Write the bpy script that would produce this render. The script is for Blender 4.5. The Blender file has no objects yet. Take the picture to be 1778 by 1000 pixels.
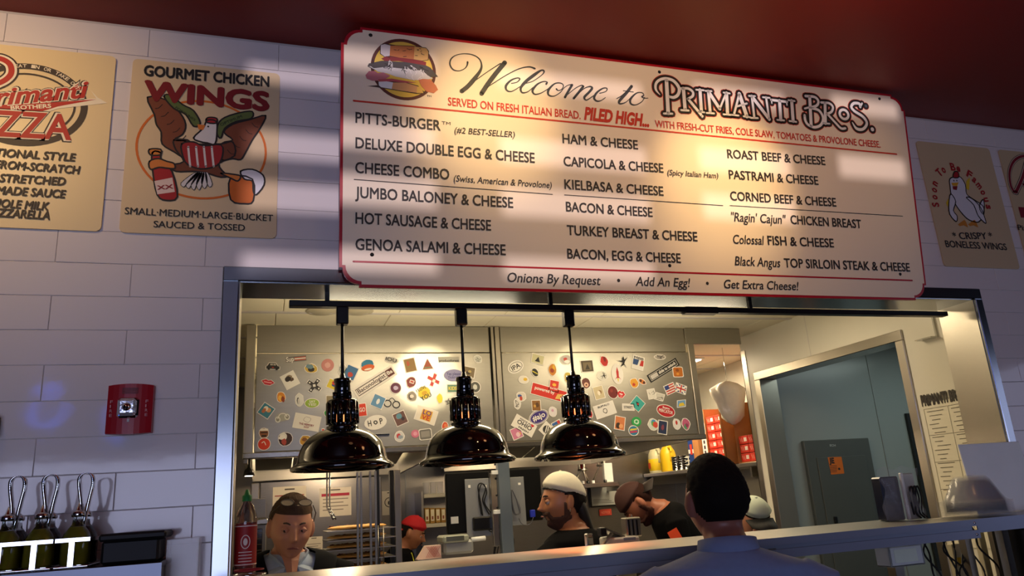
import bpy, bmesh, math, random
from mathutils import Vector, Matrix
from mathutils.geometry import tessellate_polygon
random.seed(7)
PI = math.pi
scene = bpy.context.scene
COL = scene.collection
# ---------------------------------------------------------------- camera
YAW, PITCH, ROLL, FPX = 0.32328111, 0.27431124, -0.06621803, 1307.632
CAM = Vector((0, -2.35, 1.65))
FWD = Vector((math.sin(YAW)*math.cos(PITCH), math.cos(YAW)*math.cos(PITCH), math.sin(PITCH)))
_R = Vector((math.cos(YAW), -math.sin(YAW), 0)); _U = _R.cross(FWD)
RIGHT = math.cos(ROLL)*_R + math.sin(ROLL)*_U
UP = -math.sin(ROLL)*_R + math.cos(ROLL)*_U
cam_data = bpy.data.cameras.new('camera'); cam_data.sensor_width = 36
cam_data.lens = FPX/1778*36; cam_data.clip_start = .02
cam = bpy.data.objects.new('camera', cam_data); COL.objects.link(cam)
M3 = Matrix((RIGHT, UP, -FWD)).transposed()
cam.matrix_world = Matrix.Translation(CAM) @ M3.to_4x4()
# the sensor's centre is (889,500) of 1778x1000
scene.camera = cam
# ---------------------------------------------------------------- world, exposure
vs = scene.view_settings
vs.view_transform = 'Standard'; vs.look = 'None'; vs.gamma = 1; vs.use_curve_mapping = False
vs.exposure = 0.0
w = bpy.data.worlds.new('world'); scene.world = w; w.use_nodes = True
w.node_tree.nodes['Background'].inputs[0].default_value = (.30, .40, .62, 1)
w.node_tree.nodes['Background'].inputs[1].default_value = .35
# ---------------------------------------------------------------- lights
def lamp(name, kind, loc, energy, color, aim=None, **kw):
    l = bpy.data.lights.new(name, kind); l.energy = energy; l.color = color
    for k, v in kw.items(): setattr(l, k, v)
    o = bpy.data.objects.new(name, l); COL.objects.link(o); o.location = loc
    if aim is not None:
        o.rotation_euler = (Vector(aim)-Vector(loc)).to_track_quat('-Z', 'Y').to_euler()
    return o
WARM = (1, .66, .30); DAY = (.63, .68, 1.0); TUBE = (1, .80, .52)
# area lamps added against solid dining room walls for daylight, then the sun
lamp('window_daylight', 'AREA', (-1.15, -6.1, 1.5), 74, DAY, (-1.15, 0, 1.5), shape='RECTANGLE', size=2.6, size_y=1.6)
lamp('window_daylight', 'AREA', (5.35, -2.2, 1.75), 9, DAY, (2.8, -2.0, 1.75), shape='RECTANGLE', size=1.5, size_y=1.3)
lamp('low_daylight', 'SUN', (0, -9, 2.62), 1.5, (1, .84, .92), (.55, 0, 2.62), angle=.009)
# assumed ceiling spots, out of view, that wash the menu sign
for (x, y, tx, tz, e, ang, bl) in ((.74, -.95, .70, 2.92, 30, 44, 1), (1.66, -.95, 1.62, 2.74, 42, 46, 1), (1.2, -1.5, 1.2, 2.75, 26, 75, 1),
                               (-1.05, -.9, -.85, 2.85, 26, 80, 1), (2.35, -1.0, 2.2, 2.75, 5, 60, 1)):
    lamp('assumed_sign_spot', 'SPOT', (x, y, 3.12), e, WARM, (tx, -.08, tz), spot_size=math.radians(ang), spot_blend=bl, shadow_soft_size=.035)
lamp('spot_housing_spill', 'POINT', (1.75, -1.0, 3.02), 3.2, (1, .46, .18), shadow_soft_size=.12)  # point lamps added to give the red ceiling an orange glow
lamp('spot_housing_spill', 'POINT', (.6, -.8, 3.0), .5, (1, .5, .22), shadow_soft_size=.12)
# assumed kitchen lamps, near the ceiling and in the hoods
for (x, y, e) in ((.9, .95, 14), (2.2, 1.0, 13), (2.9, 2.9, 34), (.4, 2.55, 30), (1.7, 2.9, 34)):
    lamp('assumed_kitchen_light', 'AREA', (x, y, 2.60 if y < 1.5 else (2.6 if x > 2.6 else 2.3)), e, TUBE, (x, y, 0), shape='RECTANGLE', size=.9, size_y=.3)
for x, y in ((.7, 1.1), (2.0, 1.1)): lamp('added_kitchen_uplight', 'AREA', (x, y, 2.15), 7, (1, .84, .56), (x, y, 3), shape='RECTANGLE', size=.9, size_y=.25)  # unseen area lamps added below the ceiling to brighten its panels
lamp('assumed_corridor_light', 'AREA', (4.3, 1.2, 2.55), 7, (.85, 1, .92), (4.3, 1.3, 0), shape='RECTANGLE', size=1.0, size_y=.5)  # assumed corridor lamp, out of view
# two small assumed spots, out of view, aimed at the hood front
lamp('assumed_hood_spot', 'SPOT', (1.05, .5, 2.6), 20, (1, .9, .55), (.86, 1.82, 2.35), spot_size=math.radians(17), spot_blend=.35, shadow_soft_size=.02)
lamp('assumed_hood_spot', 'SPOT', (1.95, .5, 2.6), 15, (1, .9, .55), (1.80, 1.82, 2.40), spot_size=math.radians(14), spot_blend=.35, shadow_soft_size=.02)
# ---------------------------------------------------------------- pixel helpers (1778x1000)
def ray(px, py): return (px-889)/FPX*RIGHT - (py-500)/FPX*UP + FWD
def at(px, py, Y): d = ray(px, py); return CAM + d*((Y-CAM.y)/d.y)
def atz(px, py, Z): d = ray(px, py); return CAM + d*((Z-CAM.z)/d.z)
def atx(px, py, X): d = ray(px, py); return CAM + d*((X-CAM.x)/d.x)
# ---------------------------------------------------------------- materials
MATS = {}
def lin(c):
    if isinstance(c, str):
        c = [int(c[i:i+2], 16)/255 for i in (1, 3, 5)]
        return tuple((v/12.92 if v < .04045 else ((v+.055)/1.055)**2.4) for v in c)
    return tuple(c)
def mat(name, color='#808080', rough=.5, metal=0, noise=.08, scale=8, bump=0, stretch=None, emit=0, trans=0, coat=0, alpha=1, ior=1.45, spec=.5):
    if name in MATS: return MATS[name]
    m = bpy.data.materials.new(name); m.use_nodes = True; nt = m.node_tree
    b = nt.nodes['Principled BSDF']; c = lin(color)
    b.inputs['Base Color'].default_value = (*c, 1)
    b.inputs['Roughness'].default_value = rough; b.inputs['Metallic'].default_value = metal
    b.inputs['IOR'].default_value = ior; b.inputs['Specular IOR Level'].default_value = spec
    if trans: b.inputs['Transmission Weight'].default_value = trans
    if coat: b.inputs['Coat Weight'].default_value = coat; b.inputs['Coat Roughness'].default_value = .05
    if alpha < 1: b.inputs['Alpha'].default_value = alpha
    if emit:
        b.inputs['Emission Color'].default_value = (*c, 1); b.inputs['Emission Strength'].default_value = emit
    if noise or bump or stretch:
        tc = nt.nodes.new('ShaderNodeTexCoord'); mp = nt.nodes.new('ShaderNodeMapping')
        nz = nt.nodes.new('ShaderNodeTexNoise'); nz.inputs['Scale'].default_value = scale; nz.inputs['Detail'].default_value = 4
        mp.inputs['Scale'].default_value = stretch or (1, 1, 1)
        nt.links.new(tc.outputs['Object'], mp.inputs[0]); nt.links.new(mp.outputs[0], nz.inputs['Vector'])
        if noise and not emit:
            cr = nt.nodes.new('ShaderNodeMapRange')
            cr.inputs['To Min'].default_value = 1-noise; cr.inputs['To Max'].default_value = 1+noise
            nt.links.new(nz.outputs[0], cr.inputs[0])
            mx = nt.nodes.new('ShaderNodeVectorMath'); mx.operation = 'SCALE'; mx.inputs[0].default_value = c
            nt.links.new(cr.outputs[0], mx.inputs['Scale']); nt.links.new(mx.outputs[0], b.inputs['Base Color'])
        if bump:
            bp = nt.nodes.new('ShaderNodeBump'); bp.inputs['Strength'].default_value = bump; bp.inputs['Distance'].default_value = .002
            nt.links.new(nz.outputs[0], bp.inputs['Height']); nt.links.new(bp.outputs[0], b.inputs['Normal'])
    MATS[name] = m; return m
def K(hexc, rough=.55):                      # printed ink of one colour
    return mat('ink_'+hexc[1:]+('' if rough == .55 else '_%d' % (rough*100)), hexc, rough, noise=.03, scale=40)
STEEL = mat('brushed_steel', '#b9b4aa', .30, 1, .06, 60, .05, (1, 1, 14))
FASCIA = mat('blue_grey_sheet_steel', '#8d95a8', .38, .35, .05, 8)
STEELH = mat('brushed_steel_horizontal', '#b4afa6', .26, 1, .06, 60, .06, (14, 1, 1))
POLISH = mat('polished_steel', '#8f959c', .2, 1, .05, 12, .05)
SHELFM = mat('worktop_steel', '#b4b4b2', .32, .85, .06, 10, .05, (1, 6, 1))
FRIDGE = mat('cooler_steel', '#8f8c88', .34, 1, .08, 20, .08, (1, 1, 6))
HOODM = mat('hood_steel', '#aaa79e', .36, 1, .07, 12, .05, (1, 1, 5))
TILE = mat('white_glazed_tile', '#ddd5d3', .07, 0, .03, 5, .35)
GROUT = mat('pale_grout', '#bdb7b5', .6)
REDCEIL = mat('deep_red_ceiling_paint', '#7d1909', .5, 0, .05, 2)
WHITEWALL = mat('white_panel_wall', '#cfcbbd', .32, 0, .04, 3)
CEILTILE = mat('kitchen_ceiling_panel', '#dcd4bc', .6, 0, .04, 12, .05)
BLACK = mat('black_plastic', '#0b0b0c', .35)
BLACKGL = mat('gloss_black_enamel', '#050505', .06, 0, 0, coat=1)
RUB = mat('black_rubber', '#0a0a0a', .6)
CARD = mat('brown_cardboard', '#a8713e', .85, 0, .1, 20)
CHROME = mat('chrome', '#d8d8d8', .06, 1, 0)
GREYPL = mat('grey_metal_case', '#8d8f8e', .4, .3)
WHITEPL = mat('white_plastic', '#d8dad5', .35)
GLASS = mat('clear_glass', '#ffffff', .02, 0, 0, trans=1)
PLASTIC = mat('clear_plastic', '#f2f2f2', .12, 0, 0, 30, trans=.0, alpha=.28)
# ---------------------------------------------------------------- mesh builder
class MB:
    def __init__(s): s.v = []; s.f = []; s.m = []; s.mats = []; s.smooth = []
    def mi(s, m):
        if m not in s.mats: s.mats.append(m)
        return s.mats.index(m)
    def add(s, vs_, fs, m, smooth=False):
        o = len(s.v); k = s.mi(m); s.v += [tuple(p) for p in vs_]
        for f in fs: s.f.append([i+o for i in f]); s.m.append(k); s.smooth.append(smooth)
        return s
    def box(s, x0, x1, y0, y1, z0, z1, m, b=0, T=None):
        if x0 > x1: x0, x1 = x1, x0
        if y0 > y1: y0, y1 = y1, y0
        if z0 > z1: z0, z1 = z1, z0
        b = min(b, (x1-x0)*.45, (y1-y0)*.45, (z1-z0)*.45)
        if b <= 0:
            vv = [(x, y, z) for x in (x0, x1) for y in (y0, y1) for z in (z0, z1)]
            ff = [(0, 1, 3, 2), (4, 6, 7, 5), (0, 4, 5, 1), (2, 3, 7, 6), (0, 2, 6, 4), (1, 5, 7, 3)]
        else:
            X = ((x0, x0+b), (x1, x1-b)); Yy = ((y0, y0+b), (y1, y1-b)); Z = ((z0, z0+b), (z1, z1-b))
            vv = []; idx = {}
            for i in (0, 1):
                for j in (0, 1):
                    for k in (0, 1):
                        for a in range(3):
                            idx[(i, j, k, a)] = len(vv)
                            vv.append((X[i][0 if a == 0 else 1], Yy[j][0 if a == 1 else 1], Z[k][0 if a == 2 else 1]))
            ff = []
            for i in (0, 1):
                ff.append([idx[(i, 0, 0, 0)], idx[(i, 1, 0, 0)], idx[(i, 1, 1, 0)], idx[(i, 0, 1, 0)]])
                ff.append([idx[(0, i, 0, 1)], idx[(1, i, 0, 1)], idx[(1, i, 1, 1)], idx[(0, i, 1, 1)]])
                ff.append([idx[(0, 0, i, 2)], idx[(1, 0, i, 2)], idx[(1, 1, i, 2)], idx[(0, 1, i, 2)]])
                for j in (0, 1):
                    ff.append([idx[(0, i, j, 1)], idx[(1, i, j, 1)], idx[(1, i, j, 2)], idx[(0, i, j, 2)]])
                    ff.append([idx[(i, 0, j, 0)], idx[(i, 1, j, 0)], idx[(i, 1, j, 2)], idx[(i, 0, j, 2)]])
                    ff.append([idx[(i, j, 0, 0)], idx[(i, j, 1, 0)], idx[(i, j, 1, 1)], idx[(i, j, 0, 1)]])
                    for k in (0, 1): ff.append([idx[(i, j, k, a)] for a in range(3)])
            cx = Vector(((x0+x1)/2, (y0+y1)/2, (z0+z1)/2))
            for q, f in enumerate(ff):
                p = [Vector(vv[i]) for i in f]; n = (p[1]-p[0]).cross(p[2]-p[0])
                if n.dot(sum(p, Vector())/len(p)-cx) < 0: ff[q] = f[::-1]
        if T is not None: vv = [tuple(T @ Vector(p)) for p in vv]
        return s.add(vv, ff, m)
    def tube(s, pts, r, m, n=8, cap=True, flat=1.0):
        pts = [Vector(p) for p in pts]; rs = r if isinstance(r, (list, tuple)) else [r]*len(pts)
        vv = []; ff = []; ref = None
        for i, p in enumerate(pts):
            t = (pts[min(i+1, len(pts)-1)]-pts[max(i-1, 0)]).normalized()
            if ref is None: ref = Vector((0, 0, 1)) if abs(t.z) < .9 else Vector((1, 0, 0))
            a = t.cross(ref).normalized(); b = t.cross(a).normalized(); ref = b.cross(t) if False else ref
            for k in range(n):
                th = 2*PI*k/n; vv.append(p + rs[i]*(math.cos(th)*a + flat*math.sin(th)*b))
        for i in range(len(pts)-1):
            for k in range(n):
                ff.append((i*n+k, i*n+(k+1) % n, (i+1)*n+(k+1) % n, (i+1)*n+k))
        if cap: ff.append(list(range(n))[::-1]); ff.append([(len(pts)-1)*n+k for k in range(n)])
        return s.add(vv, ff, m, True)
    def lathe(s, c, prof, m, n=32, sx=1, sy=1, cap=False, T=None):
        vv = []; ff = []
        for (r, z) in prof:
            for k in range(n):
                a = 2*PI*k/n; vv.append((c[0]+r*sx*math.cos(a), c[1]+r*sy*math.sin(a), c[2]+z))
        for i in range(len(prof)-1):
            for k in range(n): ff.append((i*n+k, i*n+(k+1) % n, (i+1)*n+(k+1) % n, (i+1)*n+k))
        if cap: ff.append(list(range(n))[::-1]); ff.append([(len(prof)-1)*n+k for k in range(n)])
        if T is not None: vv = [T @ Vector(p) for p in vv]
        return s.add(vv, ff, m, True)
    def loft(s, rings, m, cap=True, smooth=True):
        n = len(rings[0]); vv = [p for r in rings for p in r]; ff = []
        for i in range(len(rings)-1):
            for k in range(n): ff.append((i*n+k, i*n+(k+1) % n, (i+1)*n+(k+1) % n, (i+1)*n+k))
        if cap: ff.append(list(range(n))[::-1]); ff.append([(len(rings)-1)*n+k for k in range(n)])
        return s.add(vv, ff, m, smooth)
    def quad(s, a, b, c, d, m): return s.add([a, b, c, d], [(0, 1, 2, 3)], m)
def tag(o, label=None, cat=None, group=None, kind=None):
    if label: o['label'] = label
    if cat: o['category'] = cat
    if group: o['group'] = group
    if kind: o['kind'] = kind
    return o
def link_mesh(name, mb, off, parent=None):
    me = bpy.data.meshes.new(name)
    me.from_pydata([tuple(Vector(p)-off) for p in mb.v], [], mb.f)
    for m in mb.mats: me.materials.append(m)
    me.polygons.foreach_set('material_index', mb.m); me.polygons.foreach_set('use_smooth', mb.smooth); me.update()
    bm = bmesh.new(); bm.from_mesh(me)
    bmesh.ops.recalc_face_normals(bm, faces=bm.faces) if not getattr(mb, 'keep', False) else None
    bm.to_mesh(me); bm.free()
    o = bpy.data.objects.new(name, me); COL.objects.link(o)
    if parent is not None: o.parent = parent
    return o
def thing(name, label, cat, loc, group=None, rz=0):
    o = bpy.data.objects.new(name, None); COL.objects.link(o); o.location = loc; o.rotation_euler = (0, 0, rz)
    o.empty_display_size = .05; o['base'] = tuple(loc); tag(o, label, cat, group); return o
def base_of(o):
    while o.parent is not None: o = o.parent
    return Vector(o.location)
def part(name, mb, parent, label=None, kind=None):        # vertices given in world space
    o = link_mesh(name, mb, base_of(parent), parent); tag(o, label, None, None, kind); return o
def lpart(name, mb, parent, label=None):                  # vertices given in the thing's own space
    o = link_mesh(name, mb, Vector(), parent); tag(o, label); return o
def single(name, mb, label, cat, group=None, kind=None):
    lo = Vector([min(p[i] for p in mb.v) for i in range(3)]); hi = Vector([max(p[i] for p in mb.v) for i in range(3)])
    off = Vector(((lo.x+hi.x)/2, (lo.y+hi.y)/2, lo.z))
    o = link_mesh(name, mb, off); o.location = off; tag(o, label, cat, group, kind); return o
def struct(name, mb=None, parent=None):
    if mb is None:
        o = bpy.data.objects.new(name, None); COL.objects.link(o)
    else: o = link_mesh(name, mb, Vector(), parent)
    if parent is None: o['kind'] = 'structure'
    return o
def B(*a, **k): return MB().box(*a, **k)
# ---------------------------------------------------------------- flat print on a plane
class Plane:
    def __init__(s, o, ux, uy):
        s.o = Vector(o); s.ux = Vector(ux).normalized(); s.uy = Vector(uy).normalized(); s.n = s.ux.cross(s.uy)
    def uv(s, px, py):
        d = ray(px, py); t = (s.o-CAM).dot(s.n)/d.dot(s.n); p = CAM+d*t-s.o; return (p.dot(s.ux), p.dot(s.uy))
    def P(s, u, v, h=0): return s.o+s.ux*u+s.uy*v+s.n*h
def glyphs(text, offset=0, shear=0, space=1):
    c = bpy.data.curves.new('t', 'FONT'); c.body = text; c.offset = offset; c.shear = shear; c.space_character = space; c.resolution_u = 3
    o = bpy.data.objects.new('t', c); m = o.to_mesh()
    vv = [(v.co.x, v.co.y) for v in m.vertices]; ff = [list(p.vertices) for p in m.polygons]
    o.to_mesh_clear(); bpy.data.objects.remove(o); bpy.data.curves.remove(c); return vv, ff
def write(mb, pl, text, a, b, cap, m, h=.0015, offset=.012, shear=0, px=True, space=1, rnd=False):
    """letters from the left baseline point a to the right baseline point b, capitals 'cap' metres tall"""
    if px: a = pl.uv(*a); b = pl.uv(*b)
    ink = m.name.split('_')[1] if m.name.startswith('ink_') else ''
    dark = len(ink) == 6 and sum(int(ink[i:i+2], 16) for i in (0, 2, 4)) < 190
    steps = None
    if offset > 0 and not rnd and (dark or 'M' in text):               # bold by overlaid copies: the outline offset folds over in a capital M
        v0, f0 = glyphs(text, 0, shear, space); vv = []; ff = []
        for dx, dy in (((0, 0), (offset, 0), (-offset, 0), (0, offset), (0, -offset)) if offset > .03 else ((0, 0),))+((offset*.75, offset*.6), (-offset*.75, offset*.6), (offset*.75, -offset*.6), (-offset*.75, -offset*.6)):
            o_ = len(vv); steps = steps or []; steps += [len(steps)/max(1, len(v0))*.00012]*len(v0); vv += [(x+dx, y+dy) for x, y in v0]; ff += [[i+o_ for i in f] for f in f0]
    else: vv, ff = glyphs(text, offset, shear, space)
    if not vv: return
    x0 = min(v[0] for v in vv); x1 = max(v[0] for v in vv)
    d = Vector((b[0]-a[0], b[1]-a[1])); L = d.length; d.normalize(); e = Vector((-d.y, d.x))
    sx = L/(x1-x0); sy = cap/.70
    pts = [pl.P(a[0]+d.x*(x-x0)*sx+e.x*y*sy, a[1]+d.y*(x-x0)*sx+e.y*y*sy, h+(steps[i] if steps else 0)) for i, (x, y) in enumerate(vv)]
    mb.add(pts, ff, m)
def poly(mb, pl, pts, m, h=.001, px=True):
    q = [pl.uv(*p) for p in pts] if px else pts
    tri = tessellate_polygon([[Vector((u, v, 0)) for u, v in q]])
    mb.add([pl.P(u, v, h) for u, v in q], [list(t) for t in tri], m)
def smoothpts(p, n=5):
    out = []
    for i in range(len(p)-1):
        a, b, c, d = p[max(i-1, 0)], p[i], p[i+1], p[min(i+2, len(p)-1)]
        for k in range(n):
            t = k/n
            out.append(tuple(.5*((2*b[j])+(-a[j]+c[j])*t+(2*a[j]-5*b[j]+4*c[j]-d[j])*t*t+(-a[j]+3*b[j]-3*c[j]+d[j])*t**3) for j in range(len(b))))
    out.append(tuple(p[-1])); return out
def stroke(mb, pl, pts, w_, m, h=.001, px=True, sm=True, round_=True):
    """ribbon along pts; w_ in metres or, when pts carry a third value, that value times w_"""
    q = []
    for p in pts:
        u = pl.uv(p[0], p[1]) if px else (p[0], p[1]); q.append((u[0], u[1], p[2] if len(p) > 2 else 1))
    if sm and len(q) > 2: q = smoothpts(q)
    vv = []; ff = []
    for i, p in enumerate(q):
        a, b = q[max(i-1, 0)], q[min(i+1, len(q)-1)]
        t = Vector((b[0]-a[0], b[1]-a[1])); t.normalize(); n = Vector((-t.y, t.x))*(p[2]*w_/2)
        vv += [pl.P(p[0]+n.x, p[1]+n.y, h), pl.P(p[0]-n.x, p[1]-n.y, h)]
    for i in range(len(q)-1): ff.append((2*i, 2*i+1, 2*i+3, 2*i+2))
    mb.add(vv, ff, m)
    if round_:
        for p in (q[0], q[-1]): disc(mb, pl, p[0], p[1], p[2]*w_/2, p[2]*w_/2, m, h, n=8)
def disc(mb, pl, u, v, ru, rv, m, h=.001, rot=0, n=20):
    c, s_ = math.cos(rot), math.sin(rot)
    pts = []
    for k in range(n):
        a = 2*PI*k/n; x, y = ru*math.cos(a), rv*math.sin(a); pts.append(pl.P(u+x*c-y*s_, v+x*s_+y*c, h))
    mb.add(pts, [list(range(n))], m)
def ring(mb, pl, u, v, ru, rv, wd, m, h=.001, a0=0, a1=2*PI, n=40):
    vv = []; ff = []
    for k in range(n+1):
        a = a0+(a1-a0)*k/n
        vv += [pl.P(u+(ru+wd/2)*math.cos(a), v+(rv+wd/2)*math.sin(a), h), pl.P(u+(ru-wd/2)*math.cos(a), v+(rv-wd/2)*math.sin(a), h)]
    for k in range(n): ff.append((2*k, 2*k+1, 2*k+3, 2*k+2))
    mb.add(vv, ff, m)
def slab(mb, pl, outline, t, m):                         # outline in plane coordinates, t thick, back on the plane
    n = len(outline); tri = tessellate_polygon([[Vector((u, v, 0)) for u, v in outline]])
    vv = [pl.P(u, v, 0) for u, v in outline]+[pl.P(u, v, t) for u, v in outline]
    ff = [list(x)[::-1] for x in tri]+[[i+n for i in x] for x in tri]+[(i, (i+1) % n, (i+1) % n+n, i+n) for i in range(n)]
    mb.add(vv, ff, m)
def rrect(u0, v0, u1, v1, r, n=4):
    out = []
    for (cx, cy, a0) in ((u1-r, v1-r, 0), (u0+r, v1-r, PI/2), (u0+r, v0+r, PI), (u1-r, v0+r, 1.5*PI)):
        for k in range(n+1): a = a0+PI/2*k/n; out.append((cx+r*math.cos(a), cy+r*math.sin(a)))
    return out
# ================================================================= STRUCTURE
OX0, OX1, OZ1, WT = -.137, 2.887, 2.392, .17             # outer edge of the steel frame, wall thickness
FX0, FX1, FZ1 = -.09, 2.848, 2.346                        # clear opening
SILL = 1.05
wf = struct('wall_front', MB().box(-2.6, FX0, .0035, WT, 0, 3.2, GROUT).box(FX1, 5.4, .0035, WT, 0, 3.2, GROUT)
            .box(FX0, FX1, .0035, WT, FZ1, 3.2, GROUT).box(FX0, FX1, .0035, WT, 0, SILL, GROUT))
tile_meshes = {}
def tile(x0, x1, z0, z1):
    wd, hh = round(x1-x0, 3), round(z1-z0, 3)
    if wd < .03 or hh < .02: return
    k = (wd, hh)
    if k not in tile_meshes:
        me = bpy.data.meshes.new('tile'); mb = B(-wd/2+.0006, wd/2-.0006, 0, .0125, -hh/2+.0006, hh/2-.0006, TILE, b=.0013)
        me.from_pydata(mb.v, [], mb.f); me.materials.append(TILE); tile_meshes[k] = me
    o = bpy.data.objects.new('tile', tile_meshes[k]); COL.objects.link(o); o.parent = wf
    o.location = ((x0+x1)/2, 0, (z0+z1)/2)
    o.rotation_euler = (random.uniform(-.004, .004), 0, random.uniform(-.004, .004))
for k in range(12, 32):
    z0, z1 = .1*k-.008, .1*k+.092
    ox = -.19 if k % 2 == 0 else .01
    for n in range(-4, 10):
        x0, x1 = ox+.4*n, ox+.4*n+.4
        x0 = max(x0, -1.6); x1 = min(x1, 4.0)
        if x1-x0 < .04: continue
        if z0 < OZ1-.01:
            if x0 < OX0 and x1 > OX0: tile(x0, OX0, z0, z1); continue
            if x0 < OX1 < x1: tile(OX1, x1, z0, z1); continue
            if x0 >= OX0 and x1 <= OX1: continue
        tile(x0, x1, z0, min(z1, 3.198))
# steel surround of the opening
FR = .012
t1 = struct('trim_1')
part('head_casing', MB().box(OX0, OX1, -FR, .02, OZ1-.046, OZ1, POLISH, b=.003), t1)
part('side_casing', MB().box(OX0, FX0, -FR, .02, 0.9, OZ1-.046, POLISH, b=.003), t1)
part('side_casing', MB().box(FX1, OX1, -FR, .02, 0.9, OZ1-.046, POLISH, b=.003), t1)
part('soffit_lining', MB().box(FX0, FX1, .0, WT+.012, FZ1-.002, FZ1+.003, POLISH), t1)
part('jamb_lining', MB().box(FX1-.003, FX1+.002, .0, WT+.012, .9, FZ1, STEEL), t1)
part('jamb_lining', MB().box(FX0-.002, FX0+.003, .0, WT+.012, .9, FZ1, STEEL), t1)
# dining room shell
struct('ceiling', B(-2.6, 5.4, -6.2, WT, 3.2, 3.32, REDCEIL))
struct('floor', B(-2.6, 6.4, -6.2, 4.6, -.1, 0, mat('grey_floor_tile', '#2a2826', .5, 0, .15, 3)))
DW = mat('dark_dining_wall', '#1c1517', .6)
struct('wall_left', B(-2.7, -2.6, -6.2, WT, 0, 3.2, DW))
struct('wall_right', B(5.4, 5.5, -6.2, WT, 0, 3.2, DW))
# wall behind the photographer, with slots added and shaped to throw sun bands on the sign
bw = MB()
bw.box(-2.6, 5.4, -6.3, -6.2, 0, 2.3, DW)
BANDS = [(2.37, 2.44), (2.585, 2.68), (2.77, 2.86), (3.04, 3.11)]
xs_ = -2.6
for (x0, x1, n0, dz) in ((-.47, .14, 0, 0), (.36, .92, 0, -.01), (1.14, 1.55, 1, .02), (1.78, 2.12, 2, .04)):
    bw.box(xs_, x0, -6.3, -6.2, 2.3, 3.2, DW); z = 2.3
    for (za, zb) in BANDS[n0:]:
        bw.box(x0, x1, -6.23, -6.2, z, za+dz, DW); z = zb+dz
    bw.box(x0, x1, -6.23, -6.2, z, 3.2, DW); xs_ = x1
bw.box(xs_, 5.4, -6.3, -6.2, 2.3, 3.2, DW)
struct('wall_street', bw)
# kitchen shell
KC = 2.65
kc = struct('ceiling', B(-.9, 6.4, WT, 4.6, KC+.02, KC+.12, GROUT))
kt = bpy.data.meshes.new('ceiling_panel'); mb = B(-.294, .294, -.294, .294, 0, .012, CEILTILE, b=.003)
kt.from_pydata(mb.v, [], mb.f); kt.materials.append(CEILTILE)
for i in range(-3, 9):
    for j in range(-2, 5):
        x, y = 1.22+.59*i+.295-.59, 1.55+.60*j-.3
        if x < -.6 or x > 4.9 or y < .2 or y > 4.4: continue
        o = bpy.data.objects.new('ceiling_panel', kt); COL.objects.link(o); o.parent = kc; o.location = (x+.06*(1.7-y), y, KC-.001+random.uniform(0, .002))
g = MB()
for i in range(-2, 9):
    x = 1.22+.59*i-.0
for j in range(-2, 6): g.box(-.9, 5.2, 1.55+.6*j-.012, 1.55+.6*j+.012, KC-.006, KC+.02, GROUT)
part('ceiling_grid', g, kc)
XW = 3.16
# right kitchen wall with the doorway into the corridor
df = atx(1310, 648, XW); dn = atx(1566, 571, XW); cor = atx(1283, 590, XW)
DT = (df.z+dn.z)/2; DY0, DY1 = dn.y, df.y; CY = cor.y
wr = struct('wall_kitchen_right', MB().box(XW, XW+.12, WT, DY0+.05, 0, KC, WHITEWALL).box(XW, XW+.12, DY1-.05, CY, 0, KC, WHITEWALL)
            .box(XW, XW+.12, DY0+.05, DY1-.05, DT-.05, KC, WHITEWALL))
part('panel_seam', MB().box(XW-.001, XW+.01, 1.42, 1.424, DT, KC, GROUT), wr)
part('corner_guard', MB().box(XW-.004, XW+.10, CY-.002, CY+.004, 0, KC-.1, STEEL).box(XW-.004, XW, CY-.05, CY+.004, 0, KC-.1, STEEL), wr)
d1 = struct('door_1')
part('door_casing', MB().box(XW-.012, XW+.13, DY0, DY1, DT-.055, DT, STEELH, b=.003), d1)
part('door_casing', MB().box(XW-.012, XW+.13, DY0, DY0+.055, 0, DT-.055, STEEL, b=.003), d1)
part('door_casing', MB().box(XW-.012, XW+.13, DY1-.055, DY1, 0, DT-.055, STEEL, b=.003), d1)
# recess behind the doorway wall, with the stock shelf
struct('wall_kitchen_back', MB().box(-.9, 3.9, 3.98, 4.08, 0, KC, FRIDGE))
struct('wall_kitchen_recess', MB().box(3.75, 3.85, CY, 3.98, 0, KC, WHITEWALL).box(XW+.12, 3.85, CY-.02, CY, 0, KC, WHITEWALL))
struct('wall_kitchen_left', MB().box(-.9, -.8, WT, 3.98, 0, KC, WHITEWALL))
# corridor beyond the doorway
CG = mat('grey_corridor_panel', '#8d9492', .22, 0, .05, 2)
CB = CY+.02
cb = struct('wall_corridor', MB().box(XW+.12, 6.4, CB-.1, CB-.04, 0, KC, CG).box(6.3, 6.4, WT, CB, 0, KC, CG))
for px in (1503,):
    q = at(px, 620, CB-.1); part('panel_seam', B(q.x, q.x+.006, CB-.104, CB-.1, 0, KC, GREYPL), cb)
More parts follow.
